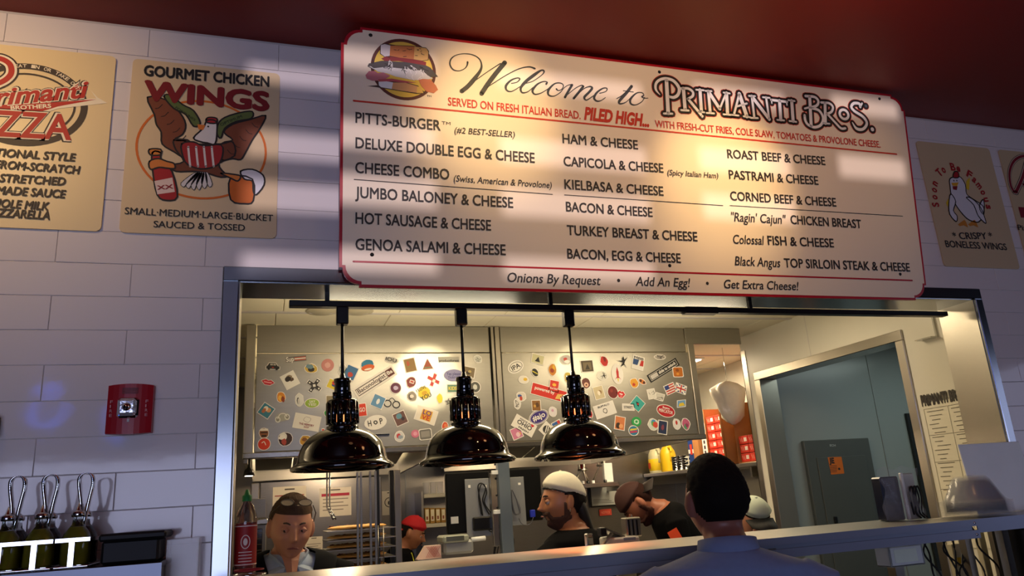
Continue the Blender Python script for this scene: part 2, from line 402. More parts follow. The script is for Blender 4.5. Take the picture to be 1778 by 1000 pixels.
# ================================================================= MENU SIGN
SB = Vector((0, -.052, at(889, 510, -.052).z)); ST = Vector((0, -.150, 3.188))
SZB = at(620, 500, -.052).z
sb0 = at(588, 480, -.055); 
SX0 = at(588, 480, -.056).x; SX1 = at(1603, 500, -.056).x
upv = Vector((0, -.098, 3.188-SZB)); 
SGN = Plane((SX0, -.052, SZB), (1, 0, 0), upv); SW = SX1-SX0; SH = upv.length
def sgn_outline(u0, v0, u1, v1, c, st):
    o = []
    for (cx, cy, sx, sy) in ((u1, v1, -1, -1), (u0, v1, 1, -1), (u0, v0, 1, 1), (u1, v0, -1, 1)):
        arc = [(cx+sx*st, cy+sy*(c+st)), (cx+sx*(0), cy+sy*(c+st))]
        a = [(cx, cy+sy*(c+st)), (cx+sx*st, cy+sy*(c+st))]
        for k in range(7):
            t = PI/2*k/6; a.append((cx+sx*(st+c-c*math.cos(t)), cy+sy*(st+c-c*math.sin(t))))
        a += [(cx+sx*(c+st), cy+sy*st), (cx+sx*(c+st), cy)]
        if sx*sy < 0: a = a[::-1]
        o += a
    return o
RED = K('#b01224', .3); DARK = K('#2a2420'); CREAM = mat('cream_sign_face', '#f3e2c6', .42, 0, .02, 2)
INKR = K('#c8301c')
sg = thing('menu_sign', 'long cream menu sign with red border leaning out above the kitchen opening', 'sign', SGN.P(SW/2, 0))
BT = .014
m = MB(); slab(m, SGN, sgn_outline(0, 0, SW, SH, .052, .010), BT, RED); part('border', m, sg, 'red scalloped border')
m = MB(); slab(m, Plane(SGN.P(0, 0, BT-.002), SGN.ux, SGN.uy), sgn_outline(.009, .009, SW-.009, SH-.009, .050, .010), .003, CREAM); part('face_panel', m, sg)
FP = Plane(SGN.P(0, 0, BT+.0012), SGN.ux, SGN.uy)
for k, (a, b) in enumerate((((614, 175), (1556.5, 267.8)), ((613.6, 454), (1583.5, 487)))):
    m = MB(); stroke(m, FP, [a, b], .006, INKR if k == 0 else RED, sm=False); part('rule_line', m, sg, 'red rule line')
for a, b in (((615, 311.6), (959, 337.6)), ((980, 338.5), (1255, 357)), ((1267, 357), (1567, 375.4))):
    m = MB(); stroke(m, FP, [a, b], .0028, DARK, sm=False); part('rule_line', m, sg, 'thin dark rule line')
def line(text, a, b, cap=.030, ink=DARK, **k):
    m = MB(); write(m, FP, text, a, b, cap, ink, **k); part('lettering', m, sg, 'lettering reading '+text.replace('"', '') if len(text) < 60 and 'PRIM' not in text else None)
L = [('PITTS-BURGER', (617, 213), (765, 227)), ('DELUXE DOUBLE EGG & CHEESE', (617, 257), (928.5, 283)), ('CHEESE COMBO', (616.6, 300), (780, 312)),
     ('JUMBO BALONEY & CHEESE', (616.6, 343), (891, 361)), ('HOT SAUSAGE & CHEESE', (617, 388), (852.6, 400.5)), ('GENOA SALAMI & CHEESE', (617, 433.5), (878, 443)),
     ('HAM & CHEESE', (976.7, 248.5), (1107.7, 259.6)), ('CAPICOLA & CHEESE', (978.6, 288), (1152, 300)), ('KIELBASA & CHEESE', (980, 328), (1152, 340)),
     ('BACON & CHEESE', (982.7, 367), (1133, 376.7)), ('TURKEY BREAST & CHEESE', (984.5, 407.8), (1211, 419)), ('BACON, EGG & CHEESE', (985, 448.8), (1182, 456.5)),
     ('ROAST BEEF & CHEESE', (1263, 274.5), (1433, 286.7)), ('PASTRAMI & CHEESE', (1265.7, 310.5), (1421, 321)), ('CORNED BEEF & CHEESE', (1268, 347.7), (1452, 358.7)),
     ('CHICKEN BREAST', (1372.8, 388.7), (1495.6, 396.5)), ('FISH & CHEESE', (1333, 425), (1448, 429.6)), ('TOP SIRLOIN STEAK & CHEESE', (1361.7, 464), (1580, 471.5))]
for t, a, b in L: line(t, a, b, .0365 if a[0] < 970 else .035, offset=.022)
L = [('(#2 BEST-SELLER)', (789, 231), (894, 239), .019), ('(Swiss, American & Provolone)', (787.7, 315), (958, 327), .020), ('(Spicy Italian Ham)', (1158.6, 304), (1247, 310), .019),
     ('"Ragin\' Cajun"', (1270, 384), (1365, 389), .031), ('Colossal', (1273, 423), (1327, 425), .031), ('Black Angus', (1275.7, 460.5), (1355, 464), .031),
     ('Onions By Request', (881, 489.5), (1043, 495), .029), ('Add An Egg!', (1103.5, 496), (1198.6, 498.5), .029), ('Get Extra Cheese!', (1257, 500.5), (1387, 504), .029)]
for t, a, b, c in L: line(t, a, b, c*1.12, shear=.2, offset=.012)
line('TM', (767, 216), (782, 217.5), .011, offset=0)
line('TM', (741, 168), (749, 169), .006, offset=0)
for x, y in ((1074, 487), (1228, 492)):
    m = MB(); disc(m, FP, *FP.uv(x, y), .006, .006, DARK); part('bullet', m, sg)
line('SERVED ON FRESH ITALIAN BREAD.', (777.7, 183), (1008, 207), .029, INKR, offset=.016)
line('PILED HIGH...', (1013.8, 207), (1127, 220), .046, INKR, shear=.25, offset=.045)
line('WITH FRESH-CUT FRIES, COLE SLAW, TOMATOES & PROVOLONE CHEESE.', (1137.4, 221), (1528.7, 256.5), .028, INKR, offset=.016)
# hand lettered script
def zm(ox, oy, s, pts): return [(ox+p[0]/s, oy+p[1]/s)+tuple(p[2:]) for p in pts]
A_ = lambda p: zm(770, 80, 9.09, p)
B_ = lambda p: zm(930, 110, 8.467, p)
T1, T2, T3 = 1.3, 3.6, 6.2
script = [
 A_([(380, 255, 3), (372, 305, 2), (330, 360, T1), (240, 393, T1), (150, 370, 2), (102, 290, 2.2), (120, 205, 2), (200, 145, T1), (330, 122, T1), (460, 140, 1.6), (560, 200, 2), (600, 290, 2.4), (580, 390, 4), (470, 540, T3), (380, 640, T3), (285, 715, T3)]),
 A_([(480, 560, 1.3), (690, 410, 1.3), (900, 275, 1.6)]), A_([(968, 262, T3+.5), (820, 440, T3+.5), (700, 600, T3+.5), (600, 752, T3+.5)]),
 A_([(690, 650, 1.2), (1000, 455, 1.4), (1200, 358, 1.6), (1350, 330, 2.2), (1440, 356, 3)]),
 A_([(1070, 590, 1.3), (1160, 570, 1.3), (1205, 520, 2), (1160, 505, 1.8), (1060, 545, 2.6), (985, 630, T2), (1000, 700, 2.6), (1080, 715, 1.4), (1210, 640, 1.2)]),
 A_([(1300, 590, 1.2), (1420, 550, 1.2), (1560, 450, 1.4), (1585, 395, 2.6), (1540, 385, 2.5), (1440, 450, T2+1), (1300, 560, T2+1), (1220, 660, T2), (1240, 735, 2.6), (1330, 722, 1.4), (1410, 655, 1.2)]),
 A_([(1620, 600, 3), (1635, 572, 2), (1580, 560, 1.6), (1480, 605, 2.6), (1405, 700, T2), (1440, 762, 2.4), (1540, 742, 1.4), (1660, 670, 1.2)]),
 B_([(305, 378, 2.6), (330, 400, 1.5), (380, 385, 1.3), (408, 330, 1.5), (370, 292, 1.6), (280, 300, 2), (190, 390, T2), (190, 465, 3), (270, 482, 1.5), (360, 430, 1.3), (410, 370, 1.2), (470, 325, 1.2), (535, 312, 1.6)]),
 B_([(535, 318, T2), (480, 410, T2), (430, 500, T2)]), B_([(445, 480, 1.2), (580, 370, 1.2), (670, 325, 1.6), (700, 335, 2.4)]), B_([(700, 340, T2), (630, 430, T2), (560, 515, T2)]),
 B_([(575, 500, 1.2), (700, 380, 1.3), (790, 342, 2), (830, 365, T2), (780, 430, T2), (715, 500, T2), (750, 540, 2), (860, 470, 1.2)]),
 B_([(940, 440, 1.3), (1030, 415, 1.3), (1048, 370, 1.8), (990, 368, 2), (900, 430, 3), (858, 510, T2), (900, 555, 2.6), (960, 548, 1.4), (1025, 505, 1.2)]),
 B_([(1190, 520, 1.2), (1260, 480, 1.5), (1330, 420, 1.5)]), B_([(1410, 338, T2+1), (1330, 440, T2+1), (1230, 555, T2+.6), (1240, 595, 2.6), (1320, 575, 1.3), (1395, 510, 1.2)]), B_([(1288, 403, 1.2), (1435, 422, 1.2)]),
 B_([(1650, 512, 1.2), (1600, 512, 1.3), (1560, 492, 2.4), (1590, 470, 1.6), (1560, 432, 1.6), (1480, 440, 2), (1395, 525, T2), (1400, 595, 3), (1470, 612, 1.6), (1560, 565, 1.4), (1600, 500, 1.3)])]
m = MB()
for s_ in script: stroke(m, FP, s_, .0024, K('#34383a'))
part('script_lettering', m, sg, 'flowing script lettering reading Welcome to')
# outlined name lettering
C_ = lambda p: zm(1120, 110, 8.08, p)
D_ = lambda p: zm(1320, 140, 8.08, p)
nm = [(C_([(298, 240), (322, 700)]), 7.4, 0), (C_([(262, 706), (380, 708)]), 4, 0), (C_([(205, 440, .3), (150, 370, .8), (150, 290, .9), (200, 235, .9), (290, 215, 1), (400, 250, 1.1), (475, 350, 1.2), (460, 440, 1.1), (400, 480, 1), (340, 470, .9)]), 5.6, 1),
      (C_([(535, 355), (560, 650)]), 7, 0), (C_([(505, 355), (600, 355), (665, 400), (665, 460), (600, 500)]), 5, 1), (C_([(600, 500), (700, 620), (800, 745)]), 5.6, 1), (C_([(505, 658), (608, 664)]), 4, 0),
      (C_([(768, 375), (788, 680)]), 6.6, 0), (C_([(715, 372), (822, 380)]), 3.6, 0), (C_([(745, 682), (830, 690)]), 3.6, 0),
      (C_([(885, 395), (912, 690)]), 6, 0), (C_([(885, 395), (1045, 640)]), 7, 0), (C_([(1045, 640), (1135, 420)]), 4, 0), (C_([(1140, 420), (1155, 710)]), 7, 0), (C_([(845, 388), (930, 392)]), 3.6, 0), (C_([(862, 697), (965, 704)]), 3.6, 0), (C_([(1100, 412), (1185, 424)]), 3.6, 0), (C_([(1098, 716), (1205, 726)]), 3.6, 0),
      (C_([(1320, 430), (1245, 720)]), 4.6, 0), (C_([(1320, 430), (1425, 745)]), 8, 0), (C_([(1290, 605), (1425, 565)]), 4, 0), (C_([(1208, 722), (1310, 734)]), 3.6, 0), (C_([(1380, 745), (1480, 760)]), 3.6, 0),
      (C_([(1495, 465), (1530, 762)]), 5, 0), (C_([(1495, 465), (1740, 785)]), 7, 0), (C_([(1695, 480), (1738, 780)]), 4.6, 0), (C_([(1455, 458), (1540, 462)]), 3.6, 0), (C_([(1480, 766), (1580, 770)]), 3.6, 0), (C_([(1650, 477), (1745, 486)]), 3.6, 0),
      (D_([(150, 272), (372, 300)]), 5, 0), (D_([(153, 272), (160, 318)]), 3, 0), (D_([(368, 300), (372, 345)]), 3, 0), (D_([(268, 285), (285, 550)]), 7, 0), (D_([(235, 552), (332, 560)]), 3.6, 0),
      (D_([(438, 285), (458, 570)]), 7, 0), (D_([(392, 276), (480, 288)]), 3.6, 0), (D_([(407, 568), (503, 580)]), 3.6, 0),
      (D_([(690, 225), (712, 640)]), 7, 0), (D_([(632, 218), (760, 232), (812, 290), (790, 350), (710, 378)]), 5.4, 1), (D_([(710, 385), (820, 420), (878, 520), (850, 620), (760, 655), (670, 620), (630, 560), (620, 490)]), 5.6, 1), (D_([(622, 392), (700, 372)]), 4, 0),
      (D_([(905, 315), (912, 600)]), 6.6, 0), (D_([(852, 308), (960, 318), (1015, 370), (995, 440), (925, 470)]), 5, 1), (D_([(935, 465), (1050, 590), (1130, 670), (1190, 670)]), 5, 1), (D_([(878, 600), (970, 606)]), 3.6, 0),
      (D_([(1400, 370), (1385, 325), (1310, 320), (1275, 370), (1320, 430), (1440, 510), (1492, 600), (1440, 680), (1350, 675), (1290, 590, .4)]), 6, 1), (D_([(1400, 370), (1425, 320)]), 4, 0)]
m = MB()
for ex, mm, hh in ((10.6, INKR, .0006), (8.6, K('#231f1c'), .0010), (0, K('#f1ece4'), .0014)):
    for pts, wd, sm in nm:
        q = [(p[0], p[1], ((p[2] if len(p) > 2 else 1)*wd+ex)/10) for p in pts]
        stroke(m, FP, q, .0205, mm, h=hh, sm=bool(sm))
    u, v = FP.uv(*D_([(1172, 475)])[0]); wd = (5.6+ex)/10*.0205
    ring(m, FP, u, v, .0215, .0200, wd, mm, h=hh)
    u, v = FP.uv(*D_([(1570, 685)])[0]); disc(m, FP, u, v, .0088+ex/10*.0102, .0088+ex/10*.0102, mm, h=hh)
    u, v = FP.uv(*D_([(1480, 358)])[0]); disc(m, FP, u, v, .0062+ex/10*.0095, .0062+ex/10*.0095, mm if ex else K('#4c5560'), h=hh)
part('outlined_lettering', m, sg, 'white lettering with a heavy black outline')
# sandwich illustration
S_ = lambda p: zm(620, 60, 8.333, p)
m = MB(); u, v = FP.uv(*S_([(675, 505)])[0]); RU = FP.uv(*S_([(1118, 505)])[0])[0]-u; RV = (FP.uv(*S_([(675, 85)])[0])[1]-FP.uv(*S_([(675, 925)])[0])[1])/2
disc(m, FP, u, v, RU, RV, K('#e8c24a'), .0004, n=40); ring(m, FP, u, v, RU, RV, .0105, K('#5c2a20'), .0006, n=48)
ill = [([(335, 150), (400, 130), (560, 155), (800, 165), (1000, 190), (1040, 240), (1035, 370), (930, 390), (600, 350), (400, 330), (330, 280)], '#2c1d16', .0008),
       ([(342, 155), (400, 138), (480, 160), (470, 310), (400, 322), (340, 275)], '#ddd3cc', .001), ([(480, 160), (640, 165), (830, 175), (820, 360), (640, 340), (470, 310)], '#c9783f', .001),
       ([(830, 175), (1000, 200), (1030, 250), (1025, 365), (940, 380), (820, 360)], '#e0ae62', .001),
       ([(350, 350), (420, 315), (700, 345), (900, 375), (1000, 400), (995, 450), (850, 425), (600, 385), (400, 385)], '#8e2a2a', .0012),
       ([(170, 420), (360, 380), (700, 400), (1000, 450), (1060, 480), (1170, 610), (1050, 620), (900, 600), (600, 600), (430, 560), (240, 510), (150, 460)], '#4e4844', .0011),
       ([(240, 490), (420, 470), (700, 500), (900, 520), (1100, 640), (940, 660), (800, 660), (560, 610), (420, 560), (300, 540)], '#d9d4cc', .0013),
       ([(120, 590), (170, 530), (260, 530), (300, 560), (380, 550), (480, 600), (420, 640), (330, 670), (220, 670), (140, 640)], '#c4757c', .0014),
       ([(300, 650), (500, 640), (800, 690), (860, 700), (700, 700), (500, 680), (320, 690)], '#b5505a', .0015),
       ([(880, 640), (1060, 650), (1140, 740), (1170, 800), (1110, 850), (1010, 830), (930, 750)], '#d8805a', .0014),
       ([(300, 680), (360, 670), (700, 690), (880, 740), (990, 850), (860, 860), (500, 800), (330, 770), (150, 745), (300, 735)], '#3a2a24', .0012),
       ([(310, 685), (420, 680), (520, 695), (500, 790), (350, 765), (315, 740)], '#dfe2e4', .0016), ([(520, 695), (700, 700), (870, 750), (860, 845), (640, 815), (500, 790)], '#cf9a68', .0016),
       ([(870, 750), (930, 770), (960, 850), (860, 848)], '#e0b85a', .0016)]
for pts, c, h in ill: poly(m, FP, S_(pts), K(c), h)
rs = random.Random(3)
for k in range(26):
    x, y = rs.uniform(200, 1050), rs.uniform(410, 560); y += (x-600)*.16
    stroke(m, FP, S_([(x, y), (x+rs.uniform(-60, 60), y+rs.uniform(-30, 60)), (x+rs.uniform(-40, 90), y+rs.uniform(20, 90))]), .0022, K('#efeae2' if k % 3 else '#2a2422'), .0018)
for k in range(14):
    x, y = rs.uniform(430, 980), rs.uniform(180, 330); stroke(m, FP, S_([(x, y), (x+rs.uniform(10, 45), y+rs.uniform(-10, 16))]), .0018, K('#3a2218'), .0018, sm=False)
part('sandwich_illustration', m, sg, 'round emblem with a stuffed sandwich')
for x, y in ((643.5, 61), (1145, 125), (1527, 171.5), (646, 442), (1163, 461), (1563, 476)):
    m = MB(); c = FP.P(*FP.uv(x, y)); m.lathe((0, 0, 0), [(.0, .004), (.004, .0035), (.006, .001), (.0065, 0)], BLACK, 12, T=Matrix.Translation(c) @ SGN.n.to_track_quat('Z', 'Y').to_matrix().to_4x4()); part('screw', m, sg)
# brackets that hold the sign off the wall
m = MB()
for u in (.3, 1.2, 2.1): m.box(SX0+u-.02, SX0+u+.02, -.10, .0, 2.95, 2.99, BLACK).box(SX0+u-.02, SX0+u+.02, -.045, .0, 2.40, 2.43, BLACK)
part('bracket', m, sg)

# ================================================================= WALL POSTERS
WP = Plane((0, -.0005, 0), (1, 0, 0), (0, 0, 1))
def poster(name, label, x0, x1, face, col):
    t = thing(name, label, 'poster', (((x0+x1)/2), 0, 2.489), 'square cream posters on the tiled wall')
    m = MB(); slab(m, WP, rrect(x0, 2.489, x1, 3.076, .016), .006, mat('poster_'+col[1:], col, .38, 0, .03, 3)); part('board', m, t)
    return t
PP = Plane((0, -.0072, 0), (1, 0, 0), (0, 0, 1))
POSTERCOL = '#e6cf9f'
# pizza poster
pz = poster('pizza_poster', 'cream pizza poster with a red script name, at the left edge of the frame', -.928, -.479, None, POSTERCOL)
E_ = lambda p: zm(0, 80, 5.557, p)
m = MB()

EU, EV = PP.uv(45, 181); ERU = PP.uv(147, 181)[0]-EU; ERV = .128
ring(m, PP, EU, EV, ERU, ERV, .019, K('#3c302a'), .0003, n=60); ring(m, PP, EU, EV, ERU-.026, ERV-.026, .006, K('#3c302a'), .0003, n=60)
part('emblem_ring', m, pz)
m = MB()
for i, ch in enumerate('EAT IN OR TAKE OUT'):
    if ch == ' ': continue
    a = math.radians(104-i*4.2); U = EU+ERU*math.cos(a); V = EV+ERV*math.sin(a)
    du = Vector((math.sin(a)*ERU, -math.cos(a)*ERV)).normalized(); hw = .0052; n_ = Vector((-du.y, du.x))
    write(m, PP, ch, (U-du.x*hw-n_.x*.005, V-du.y*hw-n_.y*.005), (U+du.x*hw-n_.x*.005, V+du.y*hw-n_.y*.005), .011, K('#e8dcc0'), px=False, offset=.02)
part('arc_lettering', m, pz)
m = MB()
swoosh = E_([(-330, 600), (-100, 575), (400, 545), (940, 515), (875, 430), (930, 500), (1020, 545), (560, 590), (360, 655), (100, 640), (-200, 600)])
poly(m, PP, E_([(-330, 590), (0, 560), (500, 535), (930, 505), (870, 420), (940, 495), (1035, 550), (560, 603), (365, 665), (100, 650), (-200, 612)]), K('#efe3c8'), .0004)
poly(m, PP, E_([(-300, 595), (0, 570), (500, 545), (930, 515), (560, 583), (345, 650), (100, 636), (-200, 605)]), K('#b3231b'), .0008)
part('swoosh', m, pz)
for ex, cc, hh in ((.07, '#33221c', .0005), (.042, '#efe3c8', .0009), (.006, '#b3231b', .0013)):
    m = MB(); write(m, PP, 'rimanti', E_([(-55, 575)])[0], E_([(880, 490)])[0], .056, K(cc), hh, offset=.02+ex, shear=.35, rnd=True); part('name_lettering', m, pz)
    m = MB(); q = E_([(-300, 560), (-240, 300), (-160, 160), (-20, 120), (90, 170), (110, 260), (50, 330), (-60, 380)])
    stroke(m, PP, q, .014+ex*.35, K(cc), hh+.0001); stroke(m, PP, E_([(-100, 200), (-180, 400), (-240, 600)]), .018+ex*.35, K(cc), hh+.0001); part('initial_letter', m, pz)
    m = MB(); write(m, PP, 'PIZZA', E_([(-330, 850)])[0], E_([(690, 905)])[0], .083, K(cc), hh+.0003, offset=.015+ex*.8, rnd=True); part('word_lettering', m, pz)
m = MB(); write(m, PP, 'BROTHERS', E_([(105, 618)])[0], E_([(497, 596)])[0], .013, K('#efe3c8'), .0015, offset=.03); part('small_lettering', m, pz)
Z1 = lambda p: zm(0, 60, 2.632, p)
for t, a, b in (('TRADITIONAL STYLE', (-190, 545), (346, 580)), ('MADE-FROM-SCRATCH', (-190, 598), (365, 638)), ('HAND-STRETCHED', (-190, 663), (300, 690)), ('HOME-MADE SAUCE', (-190, 718), (300, 748)), ('WHOLE MILK', (-90, 783), (222, 804)), ('MOZZARELLA', (-90, 828), (228, 846))):
    m = MB(); write(m, PP, t, Z1([a])[0], Z1([b])[0], .025, K('#35291f'), offset=.035, shear=.12); part('lettering', m, pz, 'lettering reading '+t)
# wings poster
wg = poster('wings_poster', 'cream chicken wings poster with an eagle drawing, left of the menu sign', -.431, .015, None, '#dcc39a')
Z2 = lambda p: zm(200, 80, 2.94, p)
m = MB(); u, v = PP.uv(*Z2([(447, 525)])[0]); a_ = PP.uv(*Z2([(100, 525)])[0])[0]; ring(m, PP, u, v, u-a_-.004, .168, .007, K('#d2691e'), .0003, n=60); part('orange_ring', m, wg, 'thin orange ring')
m = MB(); write(m, PP, 'GOURMET CHICKEN', Z2([(145, 150)])[0], Z2([(787, 208)])[0], .037, K('#1c1a1a'), offset=.035); part('lettering', m, wg, 'lettering reading GOURMET CHICKEN')
m = MB(); write(m, PP, 'WINGS', Z2([(142, 272)])[0], Z2([(788, 330)])[0], .066, K('#7d1218'), offset=.05); part('lettering', m, wg, 'dark red lettering reading WINGS')
m = MB(); write(m, PP, 'SMALL\u00b7MEDIUM\u00b7LARGE\u00b7BUCKET', Z2([(48, 858)])[0], Z2([(805, 895)])[0], .022, K('#1c1a1a')); part('lettering', m, wg, 'lettering naming four sizes')
m = MB(); write(m, PP, 'SAUCED & TOSSED', Z2([(195, 925)])[0], Z2([(662, 944)])[0], .021, K('#1c1a1a')); part('lettering', m, wg, 'lettering reading SAUCED & TOSSED')
def outlined(m, pts, col, h, w_=.0052):
    q = smoothpts(list(pts[-1:])+list(pts)+list(pts[:2]), 3)[3:-3]
    poly(m, PP, q[:-1], K(col), h); stroke(m, PP, q, w_, K('#1c1412'), h+.0002, sm=False)
m = MB()
outlined(m, Z2([(165, 262), (260, 275), (330, 340), (360, 400), (345, 450), (300, 480), (370, 490), (360, 570), (300, 540), (240, 500), (235, 440), (210, 400), (200, 350)]), '#7a4026', .0006)
outlined(m, Z2([(768, 355), (690, 375), (600, 400), (555, 440), (600, 480), (540, 500), (540, 580), (600, 575), (640, 580), (665, 545), (700, 480), (740, 420)]), '#7a4026', .0006)
outlined(m, Z2([(300, 480), (370, 480), (400, 500), (540, 500), (600, 490), (610, 560), (530, 600), (560, 650), (590, 660), (540, 670), (470, 650), (400, 640), (310, 640), (280, 610), (350, 590), (310, 530)]), '#6e3820', .0008)
outlined(m, Z2([(340, 500), (400, 490), (450, 510), (540, 505), (548, 560), (520, 610), (440, 628), (370, 605), (345, 560)]), '#9c1f22', .0011)
for x in (385, 425, 465, 505): stroke(m, PP, Z2([(x-12, 515), (x-8, 560), (x-2, 615)]), .0062, K('#d8d2ce'), .0014)
outlined(m, Z2([(400, 470), (450, 420), (470, 380), (515, 385), (520, 430), (510, 500), (470, 495), (440, 490)]), '#ddd8d4', .0015)
outlined(m, Z2([(465, 375), (480, 365), (518, 370), (515, 395), (470, 392)]), '#a81c24', .0016); poly(m, PP, Z2([(420, 400), (460, 405), (450, 430), (425, 425)]), K('#d4762a'), .0018); disc(m, PP, *PP.uv(*Z2([(475, 412)])[0]), .003, .003, K('#1c1412'), .0019)
outlined(m, Z2([(250, 260), (280, 250), (345, 300), (400, 330), (435, 395), (400, 410), (360, 350), (300, 320)]), '#5a6a34', .0012); outlined(m, Z2([(525, 400), (560, 365), (640, 340), (700, 335), (695, 370), (620, 385), (560, 420), (540, 470), (520, 450)]), '#5a6a34', .0012)
write(m, PP, 'FORTUNES', Z2([(305, 318)])[0], Z2([(405, 385)])[0], .008, K('#2c3418'), .0017); write(m, PP, 'OPTIMUM', Z2([(540, 410)])[0], Z2([(650, 365)])[0], .010, K('#2c3418'), .0017)
for i in range(6):
    x = 350+26*i; outlined(m, Z2([(400+12*i, 650), (x-14, 700+8*math.sin(i)), (x, 740-abs(i-2.5)*8), (x+16, 705), (425+10*i, 650)]), '#d8d2ce', .0013, .002)
outlined(m, Z2([(190, 545), (232, 545), (235, 580), (290, 640), (318, 770), (260, 788), (215, 760), (192, 640)]), '#a4121c', .0012); outlined(m, Z2([(175, 528), (232, 528), (230, 556), (180, 556)]), '#c8782a', .0014)
poly(m, PP, Z2([(200, 690), (292, 672), (305, 745), (215, 758)]), K('#e2c8bc'), .0015); write(m, PP, 'XX', Z2([(215, 735)])[0], Z2([(298, 728)])[0], .014, K('#8c1018'), .0018, offset=.03)
outlined(m, Z2([(175, 590), (220, 575), (265, 590), (300, 600), (305, 625), (270, 625), (225, 620), (180, 630)]), '#cf7a34', .0017)
outlined(m, Z2([(590, 670), (700, 680), (705, 790), (660, 805), (590, 785)]), '#c8641a', .0012)
outlined(m, Z2([(640, 640), (700, 630), (755, 660), (760, 710), (720, 760), (705, 740), (700, 690), (660, 680)]), '#dcdade', .0013); outlined(m, Z2([(540, 650), (600, 655), (640, 665), (625, 690), (590, 675)]), '#cf7a34', .0015)
for (x0, y0, x1, y1, dx) in ((205, 290, 340, 470, 36), (730, 385, 590, 540, -32)):
    for k in range(5):
        f = k/4.5; x, y = x0+(x1-x0)*f, y0+(y1-y0)*f; stroke(m, PP, Z2([(x, y+30), (x+dx*.5, y+26), (x+dx, y+8)]), .002, K('#2c1810'), .0012)
part('eagle_illustration', m, wg, 'brown eagle holding a bottle and a mug')
# right posters
cw = poster('boneless_wings_poster', 'cream poster with a white chicken drawing, right of the menu sign', 2.727, 3.157, None, '#cbb48e')
Z7 = lambda p: zm(1540, 180, 3.125, p)
m = MB(); cu, cv = PP.uv(*Z7([(408, 545)])[0])
R_ = .150
for i, ch in enumerate('Soon To Be Famous'):
    if ch == ' ': continue
    a = math.radians(184-i*11.6); U = cu+R_*.92*math.cos(a); V = cv+R_*1.08*math.sin(a)
    du = Vector((math.sin(a), -math.cos(a))); hw = .0105 if ch not in 'mTFB' else .014
    write(m, PP, ch, (U-du.x*hw, V-du.y*hw), (U+du.x*hw, V+du.y*hw), .036, K('#a01a22'), px=False, offset=.03)
part('arc_lettering', m, cw, 'dark red lettering in an arc')
m = MB(); write(m, PP, '* CRISPY *', Z7([(360, 735)])[0], Z7([(575, 735)])[0], .031, K('#1d2026')); part('lettering', m, cw, 'lettering reading CRISPY')
m = MB(); write(m, PP, 'BONELESS WINGS', Z7([(320, 778)])[0], Z7([(652, 795)])[0], .031, K('#1d2026')); part('lettering', m, cw, 'lettering reading BONELESS WINGS')
m = MB()
for pts in ([(330, 520), (350, 500), (330, 560), (320, 540)], [(430, 420), (450, 400), (445, 470), (430, 460)]): poly(m, PP, Z7(pts), K('#d9b72c'), .0004)
outlined(m, Z7([(340, 410), (370, 395), (400, 400), (425, 440), (432, 490), (470, 520), (520, 555), (525, 600), (500, 640), (470, 640), (430, 620), (380, 560), (350, 500), (342, 450)]), '#d5d3d6', .0006)
outlined(m, Z7([(345, 490), (335, 540), (340, 600), (375, 640), (380, 610), (360, 580), (372, 530)]), '#d5d3d6', .0009); outlined(m, Z7([(430, 510), (470, 550), (495, 610), (535, 650), (530, 620), (505, 560), (460, 515)]), '#d5d3d6', .0009)
outlined(m, Z7([(520, 520), (528, 555), (520, 600), (500, 560)]), '#d5d3d6', .0008)
outlined(m, Z7([(358, 400), (365, 370), (385, 372), (388, 400)]), '#a01a22', .001); poly(m, PP, Z7([(348, 430), (388, 428), (380, 448), (355, 446)]), K('#d9a02c'), .0012); poly(m, PP, Z7([(355, 448), (382, 448), (378, 470), (358, 466)]), K('#7d1a1e'), .0012)
for x in (362, 378): disc(m, PP, *PP.uv(*Z7([(x, 418)])[0]), .003, .004, K('#14110f'), .0013)
for x0 in (385, 440): poly(m, PP, Z7([(x0, 655), (x0+20, 640), (x0+35, 630), (x0+45, 645), (x0+55, 672), (x0+30, 660), (x0+10, 665)]), K('#c07a28'), .0008)
part('chicken_illustration', m, cw, 'white chicken with a red comb')
pb = poster('partial_poster', 'cream poster with a dark red script initial, at the far right edge', 3.214, 3.63, None, '#c9b28c')
m = MB()
for wd, cc, hh in ((.030, '#241a1a', .0004), (.024, '#cdb9a0', .0007), (.016, '#7e1426', .001)):
    stroke(m, PP, Z7([(690, 480), (670, 440), (665, 370), (690, 310), (740, 285), (800, 300), (830, 360), (800, 420), (740, 440)]), wd*.8, K(cc), hh)
    stroke(m, PP, Z7([(760, 310), (735, 400), (700, 480)]), wd, K(cc), hh)
u_, v_ = PP.uv(*Z7([(712, 560)])[0]); poly(m, PP, [(u_, v_), (3.60, v_-.0), (3.60, v_-.052), (u_+.0, v_-.052)], K('#7e1426'), .0005, px=False); part('initial_letter', m, pb, 'dark red script letter')
m = MB(); write(m, PP, 'Pizza', Z7([(712, 685)])[0], Z7([(800, 694)])[0], .026, K('#1d2026')); part('lettering', m, pb)
